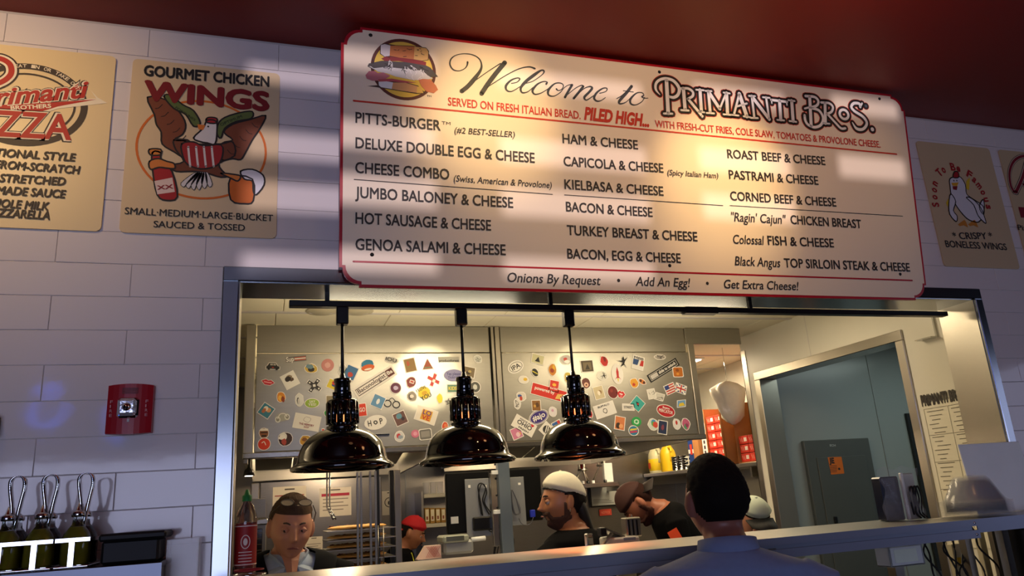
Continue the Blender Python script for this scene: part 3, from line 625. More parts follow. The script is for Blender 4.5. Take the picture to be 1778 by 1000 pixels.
# ================================================================= RANGE HOOD WITH STICKERS
HY = 1.82; HZ0, HZ1 = 1.952, 2.646
hood = thing('range_hood', 'wide stainless range hood covered in stickers, hanging behind the pendants', 'range hood', (1.24, HY, HZ0))
PB = at(440, 614, HY).z
def hp(name, *a, **k): part(name, MB().box(*a, **k), hood)
hp('front_panel', -.06, 1.235, HY, HY+.02, HZ0+.02, PB, HOODM, b=.003)
hp('front_panel', 1.305, 2.55, HY, HY+.02, HZ0+.02, PB, HOODM, b=.003)
hp('upper_panel', -.06, 1.235, HY+.006, HY+.02, PB+.004, HZ1, HOODM, b=.002)
hp('upper_panel', 1.305, 2.54, HY+.006, HY+.02, PB+.004, HZ1, HOODM, b=.002)
hp('corner_post', -.115, -.066, HY-.004, HY+.03, HZ0, HZ1, STEEL, b=.004)
hp('centre_post', 1.245, 1.262, HY-.006, HY+.03, HZ0+.02, HZ1, STEEL, b=.002)
hp('centre_post', 1.270, 1.298, HY-.003, HY+.03, HZ0+.02, HZ1, STEEL, b=.002)
hp('corner_post', 2.556, 2.60, HY-.003, HY+.03, HZ0, HZ1-.10, STEEL, b=.003)
hp('fascia', 2.546, 2.958, HY-.002, HY+.02, HZ1-.105, HZ1, HOODM, b=.002)
hp('bottom_lip', -.115, 2.60, HY-.012, HY+.05, HZ0-.012, HZ0+.018, STEELH, b=.004)
for x0, x1 in ((-.11, .97), (1.31, 2.58)):
    hp('side_panel', x0, x0+.02, HY+.05, 3.6, HZ0-.03, HZ1, HOODM)
    part('side_panel', MB().add([(x1, HY+.05, HZ0), (x1, 3.6, HZ0-.05), (x1, 3.6, HZ1), (x1, HY+.05, HZ1), (x1+.02, HY+.05, HZ0), (x1+.02, 3.6, HZ0-.05), (x1+.02, 3.6, HZ1), (x1+.02, HY+.05, HZ1)],
         [(0, 1, 2, 3), (4, 5, 6, 7), (0, 4, 5, 1), (1, 5, 6, 2), (2, 6, 7, 3), (3, 7, 4, 0)], HOODM), hood)
    for k in range(4):
        xa = x0+.04+(x1-x0-.06)*k/4; xb = x0+.04+(x1-x0-.06)*(k+1)/4-.01
        part('baffle_filter', MB().add([(xa, HY+.25, HZ0+.28), (xb, HY+.25, HZ0+.28), (xb, 3.5, HZ0+.02), (xa, 3.5, HZ0+.02), (xa, HY+.25, HZ0+.31), (xb, HY+.25, HZ0+.31), (xb, 3.5, HZ0+.05), (xa, 3.5, HZ0+.05)],
             [(0, 3, 2, 1), (4, 5, 6, 7), (0, 1, 5, 4), (1, 2, 6, 5), (2, 3, 7, 6), (3, 0, 4, 7)], HOODM), hood)
    hp('back_panel', x0+.02, x1, 3.58, 3.6, HZ0-.05, HZ1, HOODM)
    lamp('assumed_hood_lamp', 'POINT', ((x0+x1)/2, 2.3, HZ0+.06), 13, (1, .74, .46), shadow_soft_size=.06)  # assumed lamp inside each hood, lighting its interior
a = at(660, 755, HY); hp('latch', a.x-.03, a.x+.05, HY-.012, HY, a.z-.004, a.z+.004, CHROME, b=.001)
HPL = Plane((0, HY-.0016, 0), (1, 0, 0), (0, 0, 1))
SHAPES = {
 'e': [(math.cos(2*PI*k/22)/2, math.sin(2*PI*k/22)/2) for k in range(22)],
 'r': [(-.5, -.5), (.5, -.5), (.5, .5), (-.5, .5)],
 'rr': rrect(-.5, -.5, .5, .5, .14, 2),
 't': [(-.5, -.5), (.5, -.5), (.05, .5)],
 'star': [((.5 if k % 2 == 0 else .25)*math.cos(PI/2+PI*k/5), (.5 if k % 2 == 0 else .25)*math.sin(PI/2+PI*k/5)) for k in range(10)],
 'd': [(0, -.5), (.5, 0), (0, .5), (-.5, 0)],
 'par': [(-.5, -.35), (.3, -.5), (.5, .35), (-.3, .5)],
 'heart': [(0, -.5), (.45, 0), (.45, .3), (.25, .45), (0, .25), (-.25, .45), (-.45, .3), (-.45, 0)],
 'car': [(-.5, -.35), (.5, -.35), (.5, 0), (.35, .05), (.2, .42), (-.3, .42), (-.42, .05), (-.5, 0)],
 'lips': [(-.5, .1), (-.2, .4), (0, .28), (.2, .4), (.5, .1), (.2, -.35), (-.2, -.35)],
 'man': [(-.5, .1), (-.1, .1), (-.05, .35), (.1, .5), (.15, .2), (.5, .45), (.2, .05), (.1, -.2), (.25, -.5), (.05, -.3), (-.3, -.5), (-.05, -.1)],
 'x': [(-.5, -.3), (-.3, -.5), (0, -.2), (.3, -.5), (.5, -.3), (.2, 0), (.5, .3), (.3, .5), (0, .2), (-.3, .5), (-.5, .3), (-.2, 0)]}
def blob(seed):
    r = random.Random(seed); n = 12; return [((.40+.1*r.random())*math.cos(2*PI*k/n), (.40+.1*r.random())*math.sin(2*PI*k/n)) for k in range(n)]
BLIS = []
def sticker(cx, cy, w_, h_, rot, shape, face, items=(), label=None, border=True):
    u, v = HPL.uv(cx, cy); u1 = HPL.uv(cx+1, cy)[0]-u; v1 = v-HPL.uv(cx, cy+1)[1]
    c, s_ = math.cos(math.radians(rot)), math.sin(math.radians(rot))
    def tf(x, y, sc=1): X, Y = x*w_*u1, y*h_*v1*1.0; return (u+X*c-Y*s_, v+X*s_+Y*c)
    out = SHAPES[shape] if shape in SHAPES else blob(int(cx*7+cy))
    m = MB(); lift = (len(BLIS) % 3)*.0004; BLIS.append(1)
    if border:
        k = 1+2.4/max(w_, 6), 1+2.4/max(h_, 6)
        slab(m, HPL, [tf(x*k[0], y*k[1]) for x, y in out], .0009+lift, K('#e9e4da')); b0 = .0013+lift
    else: b0 = .0006+lift
    poly(m, HPL, [tf(x, y) for x, y in out], K(face), b0, px=False) if border else slab(m, HPL, [tf(x, y) for x, y in out], b0, K(face))
    for it in items:
        h = b0+.0004*(1+items.index(it)*.3)
        if it[0] == 'p': poly(m, HPL, [tf(x, y) for x, y in it[2]], K(it[1]), h, px=False)
        elif it[0] == 's':
            x, y, w2, h2 = it[3]; sh = SHAPES[it[2]] if it[2] in SHAPES else blob(it[2] if isinstance(it[2], int) else 5)
            poly(m, HPL, [tf(x+a_*w2, y+b_*h2) for a_, b_ in sh], K(it[1]), h, px=False)
        elif it[0] == 'l': stroke(m, HPL, [tf(x, y) for x, y in it[2]], .0035 if len(it) < 4 else it[3], K(it[1]), h, px=False, sm=len(it[2]) > 2, round_=False)
        elif it[0] == 'w':
            x0, x1, y, ch = it[3]; A, Bq = tf(x0, y), tf(x1, y); write(m, HPL, it[2], A, Bq, ch*h_*v1, K(it[1]), h, px=False, offset=.02)
    part('sticker', m, hood, label)
D = '#26221f'; Wt = '#e9e4da'
def scrib(seed, col=D, n=4):
    r = random.Random(seed); return [('l', col, [(r.uniform(-.35, .35), r.uniform(-.35, .35)) for _ in range(3)], .0028) for _ in range(n)]
def blobs(seed, cols):
    r = random.Random(seed); return [('s', c, r.randint(0, 99), (r.uniform(-.2, .2), r.uniform(-.22, .22), r.uniform(.3, .6), r.uniform(.3, .6))) for c in cols]
st = sticker
st(474, 636, 23, 13, -3, 'car', '#2c2a28', [('s', '#b8b0a4', 'r', (-.12, .22, .2, .2)), ('s', '#b8b0a4', 'r', (.12, .22, .2, .2)), ('s', '#b23a2a', 'r', (0, -.15, .15, .12)), ('s', '#111111', 'e', (-.3, -.35, .18, .3)), ('s', '#111111', 'e', (.3, -.35, .18, .3))], 'black car sticker')
st(514, 623, 36, 9, 6, 'r', '#77706a', [('s', '#b9583f', 'r', (.2, .2, .55, .2)), ('s', '#e9e4da', 'r', (.2, 0, .55, .2)), ('s', '#b9583f', 'r', (.2, -.25, .55, .2)), ('w', Wt, 'Sup', (-.48, -.1, -.4, .9))], 'striped sticker reading Sup', border=False)
st(569, 634, 22, 22, 0, 'e', '#c9867e', [('s', '#dba79d', 3, (0, 0, .5, .5))], 'round pink sticker', border=False)
st(540, 640, 26, 17, -8, 'b', '#c6a64a', blobs(4, ['#2d2a26', '#d9d0ae', '#2d2a26', '#6d8a94']))
st(595, 643, 16, 26, 5, 'b', '#c9c8bd', scrib(9, '#6f7a72', 3)); st(609, 647, 19, 22, -25, 'r', '#3f6f9a', blobs(3, ['#b8402e']))
st(465, 664, 23, 12, -12, 'lips', '#c32638', [('l', '#f0a0a0', [(-.3, .02), (0, .0), (.3, .05)], .006)], 'red lips sticker')
st(503.5, 660, 24, 24, 28, 'r', '#e6e2d8', blobs(6, ['#5a4636', '#8d7a62', '#2d2622']), 'white square sticker with a brown skull')
st(545.6, 669.5, 23, 22, 10, 'x', '#2f2d2c', [('s', '#dedad0', 'e', (-.3, .3, .14, .14)), ('s', '#dedad0', 'e', (.3, .3, .14, .14)), ('s', '#dedad0', 'e', (-.3, -.3, .14, .14)), ('s', '#dedad0', 'e', (.3, -.3, .14, .14)), ('s', '#dedad0', 'r', (0, 0, .2, .2))], 'crossed bandage sticker')
st(581, 669, 24, 15, -25, 'r', '#d7c02e', blobs(8, ['#27408c', '#c23c28']))
st(488, 689.5, 16, 20, 10, 'b', '#d98a2e', blobs(5, ['#f0b850', '#8a3a1c'])); st(520, 694, 15, 23, 5, 'b', '#d8d7d0', blobs(2, ['#2b2b2b', '#c8c6c0']))
st(541.7, 700, 24, 15, 0, 'e', '#93b23c', [('w', Wt, 'SAY', (-.2, .25, .05, .28)), ('w', Wt, 'YES!', (-.3, .3, -.3, .28))], 'green speech bubble sticker'); st(575, 695, 16, 15, 0, 'r', '#8d7f60', blobs(7, ['#5d4a38', '#b7a98a']))
st(626, 712, 19, 21, 6, 'r', '#d43a20', [('w', Wt, 'LEGO', (-.42, .42, -.15, .34))], 'square red toy brand sticker'); st(570, 719.5, 13, 17, 15, 'heart', '#2f8f3e', [('l', '#8fd08f', [(-.2, .1), (0, .2)], .003)], 'green heart sticker')
st(462, 713, 21, 20, -35, 'r', '#3d7f94', blobs(11, ['#d39a6a', '#e9e0d0', '#b06a48'])); 
st(490, 724, 28, 18, 12, 'b', '#a9a79a', [('s', '#d9d8cc', 'e', (-.3, -.15, .34, .6)), ('s', '#8c8a7e', 'e', (-.3, -.15, .2, .36)), ('s', '#d9d8cc', 'e', (.3, -.1, .34, .6)), ('s', '#8c8a7e', 'e', (.3, -.1, .2, .36)), ('l', Wt, [(-.3, -.1), (-.1, .3), (.2, .25), (.3, -.1)], .004)], 'pale bicycle sticker', border=False)
st(533, 733, 44, 24, -12, 'r', '#e3dfd6', [('l', '#9a8f8a', [(-.1, .35), (-.15, .1), (.05, 0), (.12, .3), (-.08, .38)], .002), ('w', '#8e2a30', 'THE MEMORY', (-.3, .3, -.25, .15)), ('w', '#8e2a30', 'SHOP', (-.08, .12, -.42, .12))], 'white card sticker with small red lettering')
st(458.5, 771, 21, 20, 0, 'e', '#cc3a26', [('l', Wt, [(-.2, .1), (0, .2), (.15, -.1)], .004)], 'round red ball sticker'); st(458.5, 752, 17, 19, 0, 'b', '#8a5636', [('s', '#e8e2d8', 'r', (0, .3, .8, .2)), ('s', '#241c18', 'r', (0, -.25, .5, .15)), ('s', '#241c18', 'r', (0, .05, .7, .1))], 'bearded head sticker')
st(495, 762, 26, 26, 12, 'b', '#3a2422', blobs(13, ['#e4dfd8', '#a8443a', '#efe9e0'])); st(531, 765, 22, 19, 0, 'b', '#b98a2c', blobs(14, ['#e0bb54', '#7a4a1e'])); st(561, 751, 4, 12, 0, 'r', '#b8302e')
st(638.5, 633.5, 23, 22, 12, 'b', '#2f7ea0', [('s', '#d8622a', 'e', (-.03, -.22, 1.0, .5)), ('s', '#efe3d0', 'e', (-.05, -.34, .6, .16))], 'orange and blue cap shaped sticker')
st(679, 625, 24, 12, -14, 'b', '#b7b3a8', [('w', D, 'IOU', (-.4, .4, -.2, .5))]); 
st(651, 663, 78, 17, 32, 'r', '#e6dfd4', [('p', '#3a2c28', [(-.47, -.38), (.3, -.38), (.3, .38), (-.47, .38)]), ('p', '#e6dfd4', [(-.46, -.30), (.29, -.30), (.29, .30), (-.46, .30)]), ('p', '#5a2420', [(.31, -.38), (.48, -.38), (.48, .38), (.31, .38)]), ('w', '#3a2220', 'Baconologist', (-.44, .27, -.16, .42)), ('w', Wt, 'Ba', (.33, .46, -.14, .38))], 'long white bumper sticker reading Baconologist')
st(712, 634, 18, 22, 12, 'r', '#8a6a3a', blobs(15, ['#6f8a3e', '#a84a2e'])); st(742, 632, 18, 17, 5, 't', '#9a4a34', [('s', '#6f8a5e', 'r', (0, -.35, .7, .1))], 'small triangular sticker')
st(714, 663.5, 18, 20, -20, 'b', '#7d2c26', [('s', '#d9cfc4', 'r', (.05, .05, .45, .3)), ('s', '#b03a2e', 'r', (.05, .05, .3, .15))]); st(752.6, 659.6, 18, 20, 20, 'x', '#c4403a', blobs(16, ['#e8e2da']))
st(687, 673.6, 18, 18, 0, 'e', '#5e2440', [('s', '#b9a9c4', 12, (0, 0, .55, .45))], 'round maroon sticker'); st(779.5, 624, 36, 9, 0, 'r', '#a7a397', [('w', D, 'productforest', (-.48, .48, -.45, .45))], 'thin grey lettering sticker', border=False)
st(787.7, 651.5, 34, 21, 0, 'e', '#8884a8', [('w', '#4a4674', 'Yes please', (-.36, .36, .0, .25)), ('w', '#4a4674', 'THANKS', (-.3, .3, -.28, .2))], 'oval lavender sticker', border=False)
st(813.7, 646, 20, 17, -12, 'r', '#7a6a4e', blobs(17, ['#3e3428', '#b9a468'])); st(830, 623.7, 15, 14, -15, 'b', '#c9c8bb', scrib(21, '#8a8a80')); st(786, 674.4, 18, 13, 0, 'r', '#5c7f6a', [('w', '#e6cf4a', 'KIDS', (-.4, .4, -.2, .45))])
st(825, 672, 17, 18, 0, 'e', '#55564e', [('s', '#c9c9bd', 31, (0, 0, .5, .6))], 'round grey sticker'); st(736.5, 682, 24, 24, 25, 'b', '#e3c530', [('w', D, 'I LOVE', (-.45, .3, .25, .22)), ('s', '#c99a1c', 'e', (0, -.02, .4, .3)), ('w', D, 'YOU', (-.4, .4, -.45, .3))], 'yellow smile sticker with black lettering')
st(715, 688, 18, 19, 15, 'b', '#8f857a', blobs(18, ['#4a3c34', '#d8cfc4'])); st(656.4, 697, 20, 20, -25, 'r', '#5e8fb4', [('s', '#dfe2e0', 22, (0, 0, .3, .6))], 'blue square sticker with a white bird')
m = MB(); 
for q, (x, y) in enumerate(((673, 700.5), (688, 702.5))):
    u, v = HPL.uv(x, y); ring(m, HPL, u, v, .019, .018, .006, K('#1e1e1e'), .001, n=20)
stroke(m, HPL, [(676, 694), (681, 691), (686, 696)], .004, K('#1e1e1e'), .001); part('sticker', m, hood, 'black handcuffs sticker')
st(763.8, 692, 11, 18, 0, 'b', '#d9d234', [], 'yellow hand sticker'); st(779, 698, 14, 15, 0, 'star', '#6b6a64', [('s', '#9a9a90', 'e', (0, 0, .2, .2))], 'grey star sticker')
st(652, 733.4, 37, 23, 10, 'e', '#e8e4da', [('w', D, 'H', (-.36, -.2, -.2, .44)), ('w', D, 'P', (.2, .34, -.2, .44)), ('s', '#3a3836', 8, (0, 0, .24, .36)), ('s', '#e8e4da', 9, (0, 0, .1, .16))], 'white oval sticker reading HOP')
st(695, 726.4, 20, 21, 22, 'r', '#6a4a44', blobs(19, ['#b98a74', '#3a2a34', '#5d8fa0'])); st(740, 721, 35, 24, -20, 'r', '#e4dccc', [('p', '#d8a02c', [(-.25, -.38), (.27, -.38), (.27, .38), (-.25, .38)]), ('w', '#5a2c7a', 'LO', (-.2, .22, .03, .33)), ('w', '#b8302a', 'VE', (-.2, .22, -.33, .33))], 'white card sticker with purple and yellow lettering')
st(786, 717, 11, 13, 0, 'b', '#d07a1e'); st(772.4, 740.7, 11, 18, -10, 'b', '#cc4a2a', blobs(20, ['#e07a4a'])); st(694, 757.6, 18, 20, 5, 'b', '#c8c8c6', blobs(22, ['#b83a40', '#8a9aa8']))
st(721, 753, 14, 14, 0, 'e', '#c8708a', [('s', '#dc9aae', 'e', (0, 0, .5, .5))], 'round pink small sticker', border=False); st(738.6, 754, 20, 17, 5, 'rr', '#6d6b66', [('s', '#8d8a84', 'r', (0, .02, .75, .6))], 'grey screen shaped sticker')
# right half
st(895.4, 637, 27, 19, 25, 'e', '#e4dfd2', [('s', '#3a3632', 'e', (0, 0, .9, .86)), ('s', '#e4dfd2', 'e', (0, 0, .84, .78)), ('w', D, 'IPA', (-.3, .3, -.2, .42))], 'white oval sticker reading IPA')
st(933.6, 623.7, 20, 15, -15, 'r', '#c9c49a', [('s', '#2c2a26', 't', (0, 0, .45, .6))], 'cream card sticker with a black triangle'); st(929, 647, 11, 16, 25, 'b', '#2a2a26', [('l', '#d9c83a', [(-.3, .3), (0, 0), (.3, -.3)], .005)])
st(959, 642, 15, 22, 0, 'b', '#c9822a', blobs(23, ['#e0b23a', '#9a3a20'])); st(982.5, 624.5, 21, 19, 0, 'b', '#b8b0a8', blobs(24, ['#b8443a', '#e8e2dc'])); st(1019.4, 635.7, 20, 19, 3, 'r', '#4a3e2c', [('s', '#6e6048', 'r', (0, 0, .7, .7)), ('s', '#2e261a', 't', (0, -.05, .4, .5))], 'dark brown square sticker')
st(1048.8, 627, 14, 20, 10, 'b', '#b82a24', blobs(25, ['#7a1a18'])); st(1072, 649, 18, 34, 0, 'e', '#e2ded6', [('p', '#b82a2a', [(0, .36), (.12, .1), (.1, -.15), (.3, -.3), (.12, -.22), (-.12, -.22), (-.3, -.3), (-.1, -.15), (-.12, .1)]), ('s', '#d9c22a', 't', (0, -.34, .15, -.2))], 'white oval sticker with a red rocket')
st(909, 659.6, 17, 14, 0, 'b', '#ded8c8', blobs(26, ['#d9b02e'])); st(1046, 651.8, 20, 18, -15, 'b', '#cfccc0', scrib(33)); 
st(953, 681.7, 60, 19, -16, 'r', '#c8281c', [('w', Wt, 'powered by', (-.42, .16, -.02, .30)), ('p', '#e0b45a', [(.2, -.4), (.47, -.25), (.45, .2), (.25, .1)]), ('s', '#b03a20', 'e', (.36, -.1, .05, .16)), ('s', '#b03a20', 'e', (.40, .05, .05, .16))], 'red banner sticker reading powered by')
st(962, 670, 15, 18, -12, 'r', '#cc3424', [('s', '#e8b23a', 'e', (0, .1, .45, .3)), ('w', Wt, 'Red Bull', (-.42, .42, -.34, .18))], 'square red drink sticker'); st(986, 655.7, 14, 20, 0, 'b', '#b9a23e', blobs(27, ['#d98a5a']))
st(1017.6, 665, 16, 21, 0, 'b', '#5e2a22', [('s', '#cfa48a', 'e', (0, -.15, .5, .4)), ('s', '#5e2a22', 'e', (0, -.15, .2, .16))]); st(1039.7, 681.7, 16, 21, 12, 'r', '#c6b894', blobs(28, ['#8a6a3e', '#e9e0cc'])); st(1064, 681, 17, 21, 10, 'e', '#6e1e1a', [('s', '#8d3028', 'e', (-.1, .15, .3, .3))], 'dark red oval sticker')
st(1078, 685, 14, 16, -15, 'lips', '#c8242a', [('s', '#e9e2da', 'r', (0, .05, .4, .12)), ('s', '#d86a6a', 'e', (.05, -.2, .3, .35))], 'red mouth sticker'); st(905, 688, 17, 17, 0, 'b', '#cfc8bc', blobs(29, ['#3a5a9a', '#b8402e'])); st(898, 701, 12, 20, 0, 'b', '#d3d0c8', scrib(41, D, 3))
st(931, 704, 14, 17, 0, 'r', '#8a5e2a', blobs(30, ['#5a3a1a', '#c89a4a'])); st(910, 739, 38, 21, -32, 'r', '#e4e0d6', [('w', D, 'MADE IN', (-.3, .25, .28, .14)), ('w', D, 'OHIO', (-.36, .36, -.12, .36)), ('s', '#c8242a', 'heart', (.33, .34, .16, .28)), ('w', D, 'FRESH', (-.2, .3, -.4, .14))], 'white card sticker reading OHIO')
st(935.4, 724, 34, 22, 22, 'e', '#3a2a78', [('s', '#e4e0d6', 'e', (0, 0, .94, .92)), ('s', '#3a2a78', 'e', (0, 0, .90, .86)), ('w', Wt, '#ajo', (-.34, .34, -.16, .42))], 'purple oval sticker reading #ajo')
st(959.6, 714.7, 14, 18, 0, 'b', '#dcd6d6', blobs(31, ['#c89ab0'])); st(948.7, 745.4, 18, 18, 45, 'r', '#e0dcd2', [('s', '#35332f', 'e', (0, 0, .75, .75)), ('l', '#e0dcd2', [(-.3, -.1), (.3, .2)], .006), ('l', '#e0dcd2', [(-.25, -.28), (.35, .02)], .006)], 'diamond sticker with black stripes')
st(966.6, 736.8, 15, 10, 25, 'r', '#2e5ea0', [('s', '#c83a30', 'r', (.3, 0, .3, 1))]); st(897, 752, 17, 18, 20, 'r', '#c87a9a', blobs(32, ['#d9a83a', '#e8c4cc'])); st(1050, 711.6, 35, 21, 15, 'r', '#e2dfd8', [('s', '#55534e', 9, (0, -.08, .25, .5)), ('s', '#e2dfd8', 10, (0, -.08, .17, .35)), ('w', D, 'BUFFALO', (-.3, .3, .28, .16))], 'white card sticker with a small outlined figure')
st(1013, 693, 10, 14, 0, 'b', '#cfcac0', scrib(44)); st(1022.8, 719, 12, 16, 0, 'b', '#b82a34'); st(1081.6, 628, 19, 19, 0, 'man', '#1e1e1e', [], 'black leaping figure sticker')
st(1108, 630, 18, 22, -15, 'r', '#dedad2', [('p', '#2c4a7a', [(-.5, -.2), (-.05, -.2), (.05, .25), (-.5, .25)]), ('p', '#b8302a', [(.15, -.2), (.5, -.2), (.5, .25), (.25, .25)]), ('w', D, 'MBB', (-.45, .45, .28, .2))], 'blue and red league style sticker')
st(1151.8, 642.7, 60, 14.5, 27, 'r', '#1b1b1b', [('p', '#cfcac0', [(-.46, -.36), (.46, -.36), (.46, .36), (-.46, .36)]), ('p', '#1f1f1f', [(-.45, -.31), (.45, -.31), (.45, .31), (-.45, .31)]), ('p', '#bdb8b2', [(-.43, -.24), (-.2, -.24), (-.2, .24), (-.43, .24)]), ('w', Wt, 'slide to unlock', (-.16, .42, -.14, .36))], 'long black sticker reading slide to unlock', border=False)
st(1177, 646, 16, 16, 0, 'rr', '#b86a22', blobs(34, ['#d9923a', '#8a4a1a'])); st(1146, 620, 21, 8, 0, 'b', '#b3aca2', scrib(50)); st(1101, 664.8, 15, 18, 0, 'b', '#d99a2e', blobs(35, ['#b83a28'])); st(1115, 662.7, 14, 8, -30, 'b', '#cc7a34', [('s', '#4a2a1e', 'e', (-.22, 0, .3, .6)), ('s', '#4a2a1e', 'e', (.22, 0, .3, .6))], 'orange sunglasses sticker')
st(1163.5, 675, 17, 15, 20, 'r', '#e0d8d2', [('p', '#b8382e', [(-.5, -.5+.28*k), (.5, -.5+.28*k), (.5, -.36+.28*k), (-.5, -.36+.28*k)]) for k in range(4)]+[('p', '#2e3e7a', [(-.5, .02), (-.05, .02), (-.05, .5), (-.5, .5)])], 'stars and stripes flag sticker')
st(1182, 675, 17, 14, -20, 'r', '#2c3c74', [('l', Wt, [(-.5, -.5), (.5, .5)], .011), ('l', Wt, [(-.5, .5), (.5, -.5)], .011), ('p', Wt, [(-.5, -.17), (.5, -.17), (.5, .17), (-.5, .17)]), ('p', Wt, [(-.12, -.5), (.12, -.5), (.12, .5), (-.12, .5)]), ('p', '#b8302e', [(-.5, -.09), (.5, -.09), (.5, .09), (-.5, .09)]), ('p', '#b8302e', [(-.06, -.5), (.06, -.5), (.06, .5), (-.06, .5)])], 'union flag sticker')
st(1131, 684, 15, 18, 20, 'par', '#d6d3c8', scrib(51, '#8a8880', 3)); st(1145, 689, 17, 13, -8, 'par', '#c6c3b8', scrib(52, '#6a6860', 3)); st(1106.8, 701, 26, 28, 0, 'd', '#3aa39a', [('p', '#1d1d1d', [(-.1, .15), (.1, .05), (.05, -.2), (-.05, -.1)]), ('s', '#c83a34', 'e', (.02, -.02, .12, .1))], 'teal diamond sticker')
st(1090.7, 707, 19, 10, -3, 'r', '#ddd9cf', [('w', D, 'STREET', (-.4, .4, -.2, .4))], 'white street plate sticker'); st(1156, 713.4, 30, 20, -14, 'e', '#b01e26', [('w', Wt, 'Boston', (-.2, .2, .18, .18)), ('w', Wt, 'MERCATOR', (-.4, .4, -.18, .28))], 'red oval sticker with white lettering')
st(1183, 700.7, 17, 12, 12, 'par', '#6d9ac4', [('p', '#d8bc3a', [(-.4, -.3), (.3, -.4), (.2, .1), (-.2, .1)])], 'blue and yellow sticker'); st(1076, 734.7, 16, 22, -12, 'r', '#cc7a4a', blobs(36, ['#3a2a20', '#e0a06a'])); st(1105, 732, 17, 17, 0, 'e', '#2e9a4e', [('s', '#bfe0c0', 13, (0, 0, .6, .6)), ('s', '#2e9a4e', 14, (0, 0, .3, .3))], 'round green sticker', border=False)
st(1100, 747.7, 16, 16, 0, 'e', '#2e7a9a', [('p', '#d9c23a', [(-.4, 0), (.4, .1), (.4, .25), (-.35, .2)]), ('p', '#b83a5a', [(-.4, -.25), (.35, -.2), (.42, 0), (-.42, -.05)])], 'round striped sticker'); st(1134, 737, 18, 21, 0, 'b', '#c8d2c4', blobs(37, ['#4a8ac0', '#5aa04a', '#c8483a'])); st(1150.5, 742, 14, 22, -12, 'r', '#23304e', [('s', '#7a3a4a', 16, (0, 0, .4, .5))], 'dark blue card sticker')
st(1175, 736, 13, 20, 0, 'b', '#d9d6d0', blobs(38, ['#b83a34'])); st(1191, 736, 14, 22, 0, 'b', '#b85a7a', blobs(39, ['#4a9a6a', '#8a3a5a']))
# ================================================================= LAMP TRACK AND PENDANTS
TY = .09
tr = thing('lamp_track', 'long black lamp track hung under the lintel of the opening', 'lamp track', (1.4, TY, 2.29))
ta, tb = at(502, 527, TY), at(1640, 543, TY)
part('rail', B(ta.x, tb.x, TY-.017, TY+.017, 2.292, 2.312, BLACK, b=.002), tr)
for px in (568, 955, 1300): q = at(px, 520, TY); part('mount', B(q.x-.007, q.x+.007, TY-.007, TY+.007, 2.312, FZ1-.001, BLACK), tr)
q = at(1215, 540, TY); part('feed_joint', B(q.x-.07, q.x+.07, TY-.018, TY+.018, 2.288, 2.313, BLACK), tr)
def pendant(px, label, glow):
    x = at(px, 800, TY).x
    t = thing('pendant_lamp', label, 'pendant lamp', (x, TY, 1.775), 'black pendant heat lamps in the opening')
    m = MB(); m.box(x-.019, x+.019, TY-.016, TY+.016, 2.235, 2.293, BLACK, b=.003); part('track_adapter', m, t)
    m = MB(); m.tube([(x, TY, 2.237), (x, TY, 2.06)], .0052, BLACK, 8); part('cord', m, t)
    m = MB(); m.lathe((x, TY, 1.775), [(.155, 0), (.158, .004), (.157, .011), (.146, .018), (.138, .024), (.135, .036), (.131, .056), (.121, .079), (.104, .099), (.080, .114), (.056, .122), (.048, .124), (.044, .121), (.078, .110), (.101, .095), (.117, .076), (.127, .054), (.131, .036), (.134, .022), (.151, .004), (.155, 0)], BLACKGL, 48); part('shade', m, t)
    m = MB(); m.lathe((x, TY, 1.775), [(.046, .118), (.050, .124), (.050, .132), (.043, .134), (.043, .142)], BLACKGL, 32)
    for k in range(12):
        a = 2*PI*(k+.5)/12; c, s_ = math.cos(a), math.sin(a); m.tube([(x+.042*c, TY+.042*s_, 1.915), (x+.042*c, TY+.042*s_, 1.982)], .0098, BLACKGL, 8)
    m.lathe((x, TY, 1.775), [(.043, .198), (.047, .203), (.047, .212), (.040, .216), (.024, .217)], BLACKGL, 32); part('vented_collar', m, t)
    m = MB(); m.lathe((x, TY, 1.775), [(.025, .212), (.026, .24), (.024, .268), (.027, .270), (.027, .282), (.010, .285), (.006, .30)], BLACKGL, 24, cap=True); part('socket_cap', m, t)
    for a in (.9, 2.5): 
        m = MB(); m.tube([(x+.033*math.cos(a), TY-.033*math.sin(a), 1.985), (x+.033*math.cos(a), TY-.033*math.sin(a), 2.012)], .006, BLACKGL, 8); part('screw_post', m, t)
    m = MB(); m.lathe((x, TY, 1.775), [(.001, .035), (.02, .038), (.034, .052), (.036, .068), (.026, .09), (.016, .112), (.0, .113)], mat('lamp_glass_%d' % glow, '#ff4a10' if glow > 1 else '#ff3010', .3, emit=[.4, 2.5, 20][glow], noise=0), 20); part('bulb', m, t)
    lamp('pendant_glow', 'SPOT', (x, TY, 1.80), [.5, 3, 30][glow], (1, .20, .04), (x, TY, 1), spot_size=math.radians(95), spot_blend=.8, shadow_soft_size=.03)
    m = MB(); m.lathe((x, TY, 1.775), [(.0, .125), (.016, .13), (.016, .165), (.0, .17)], mat('warm_lamp_base', '#ffa060', .4, emit=2.2, noise=0), 14); part('lamp_base', m, t)
pendant(595, 'leftmost black pendant heat lamp, in front of the sandwich shelves', 0)
pendant(812, 'middle black pendant heat lamp, above the backs of the two screens', 1)
pendant(1008, 'rightmost black pendant heat lamp, above the man in the white mesh cap', 2)

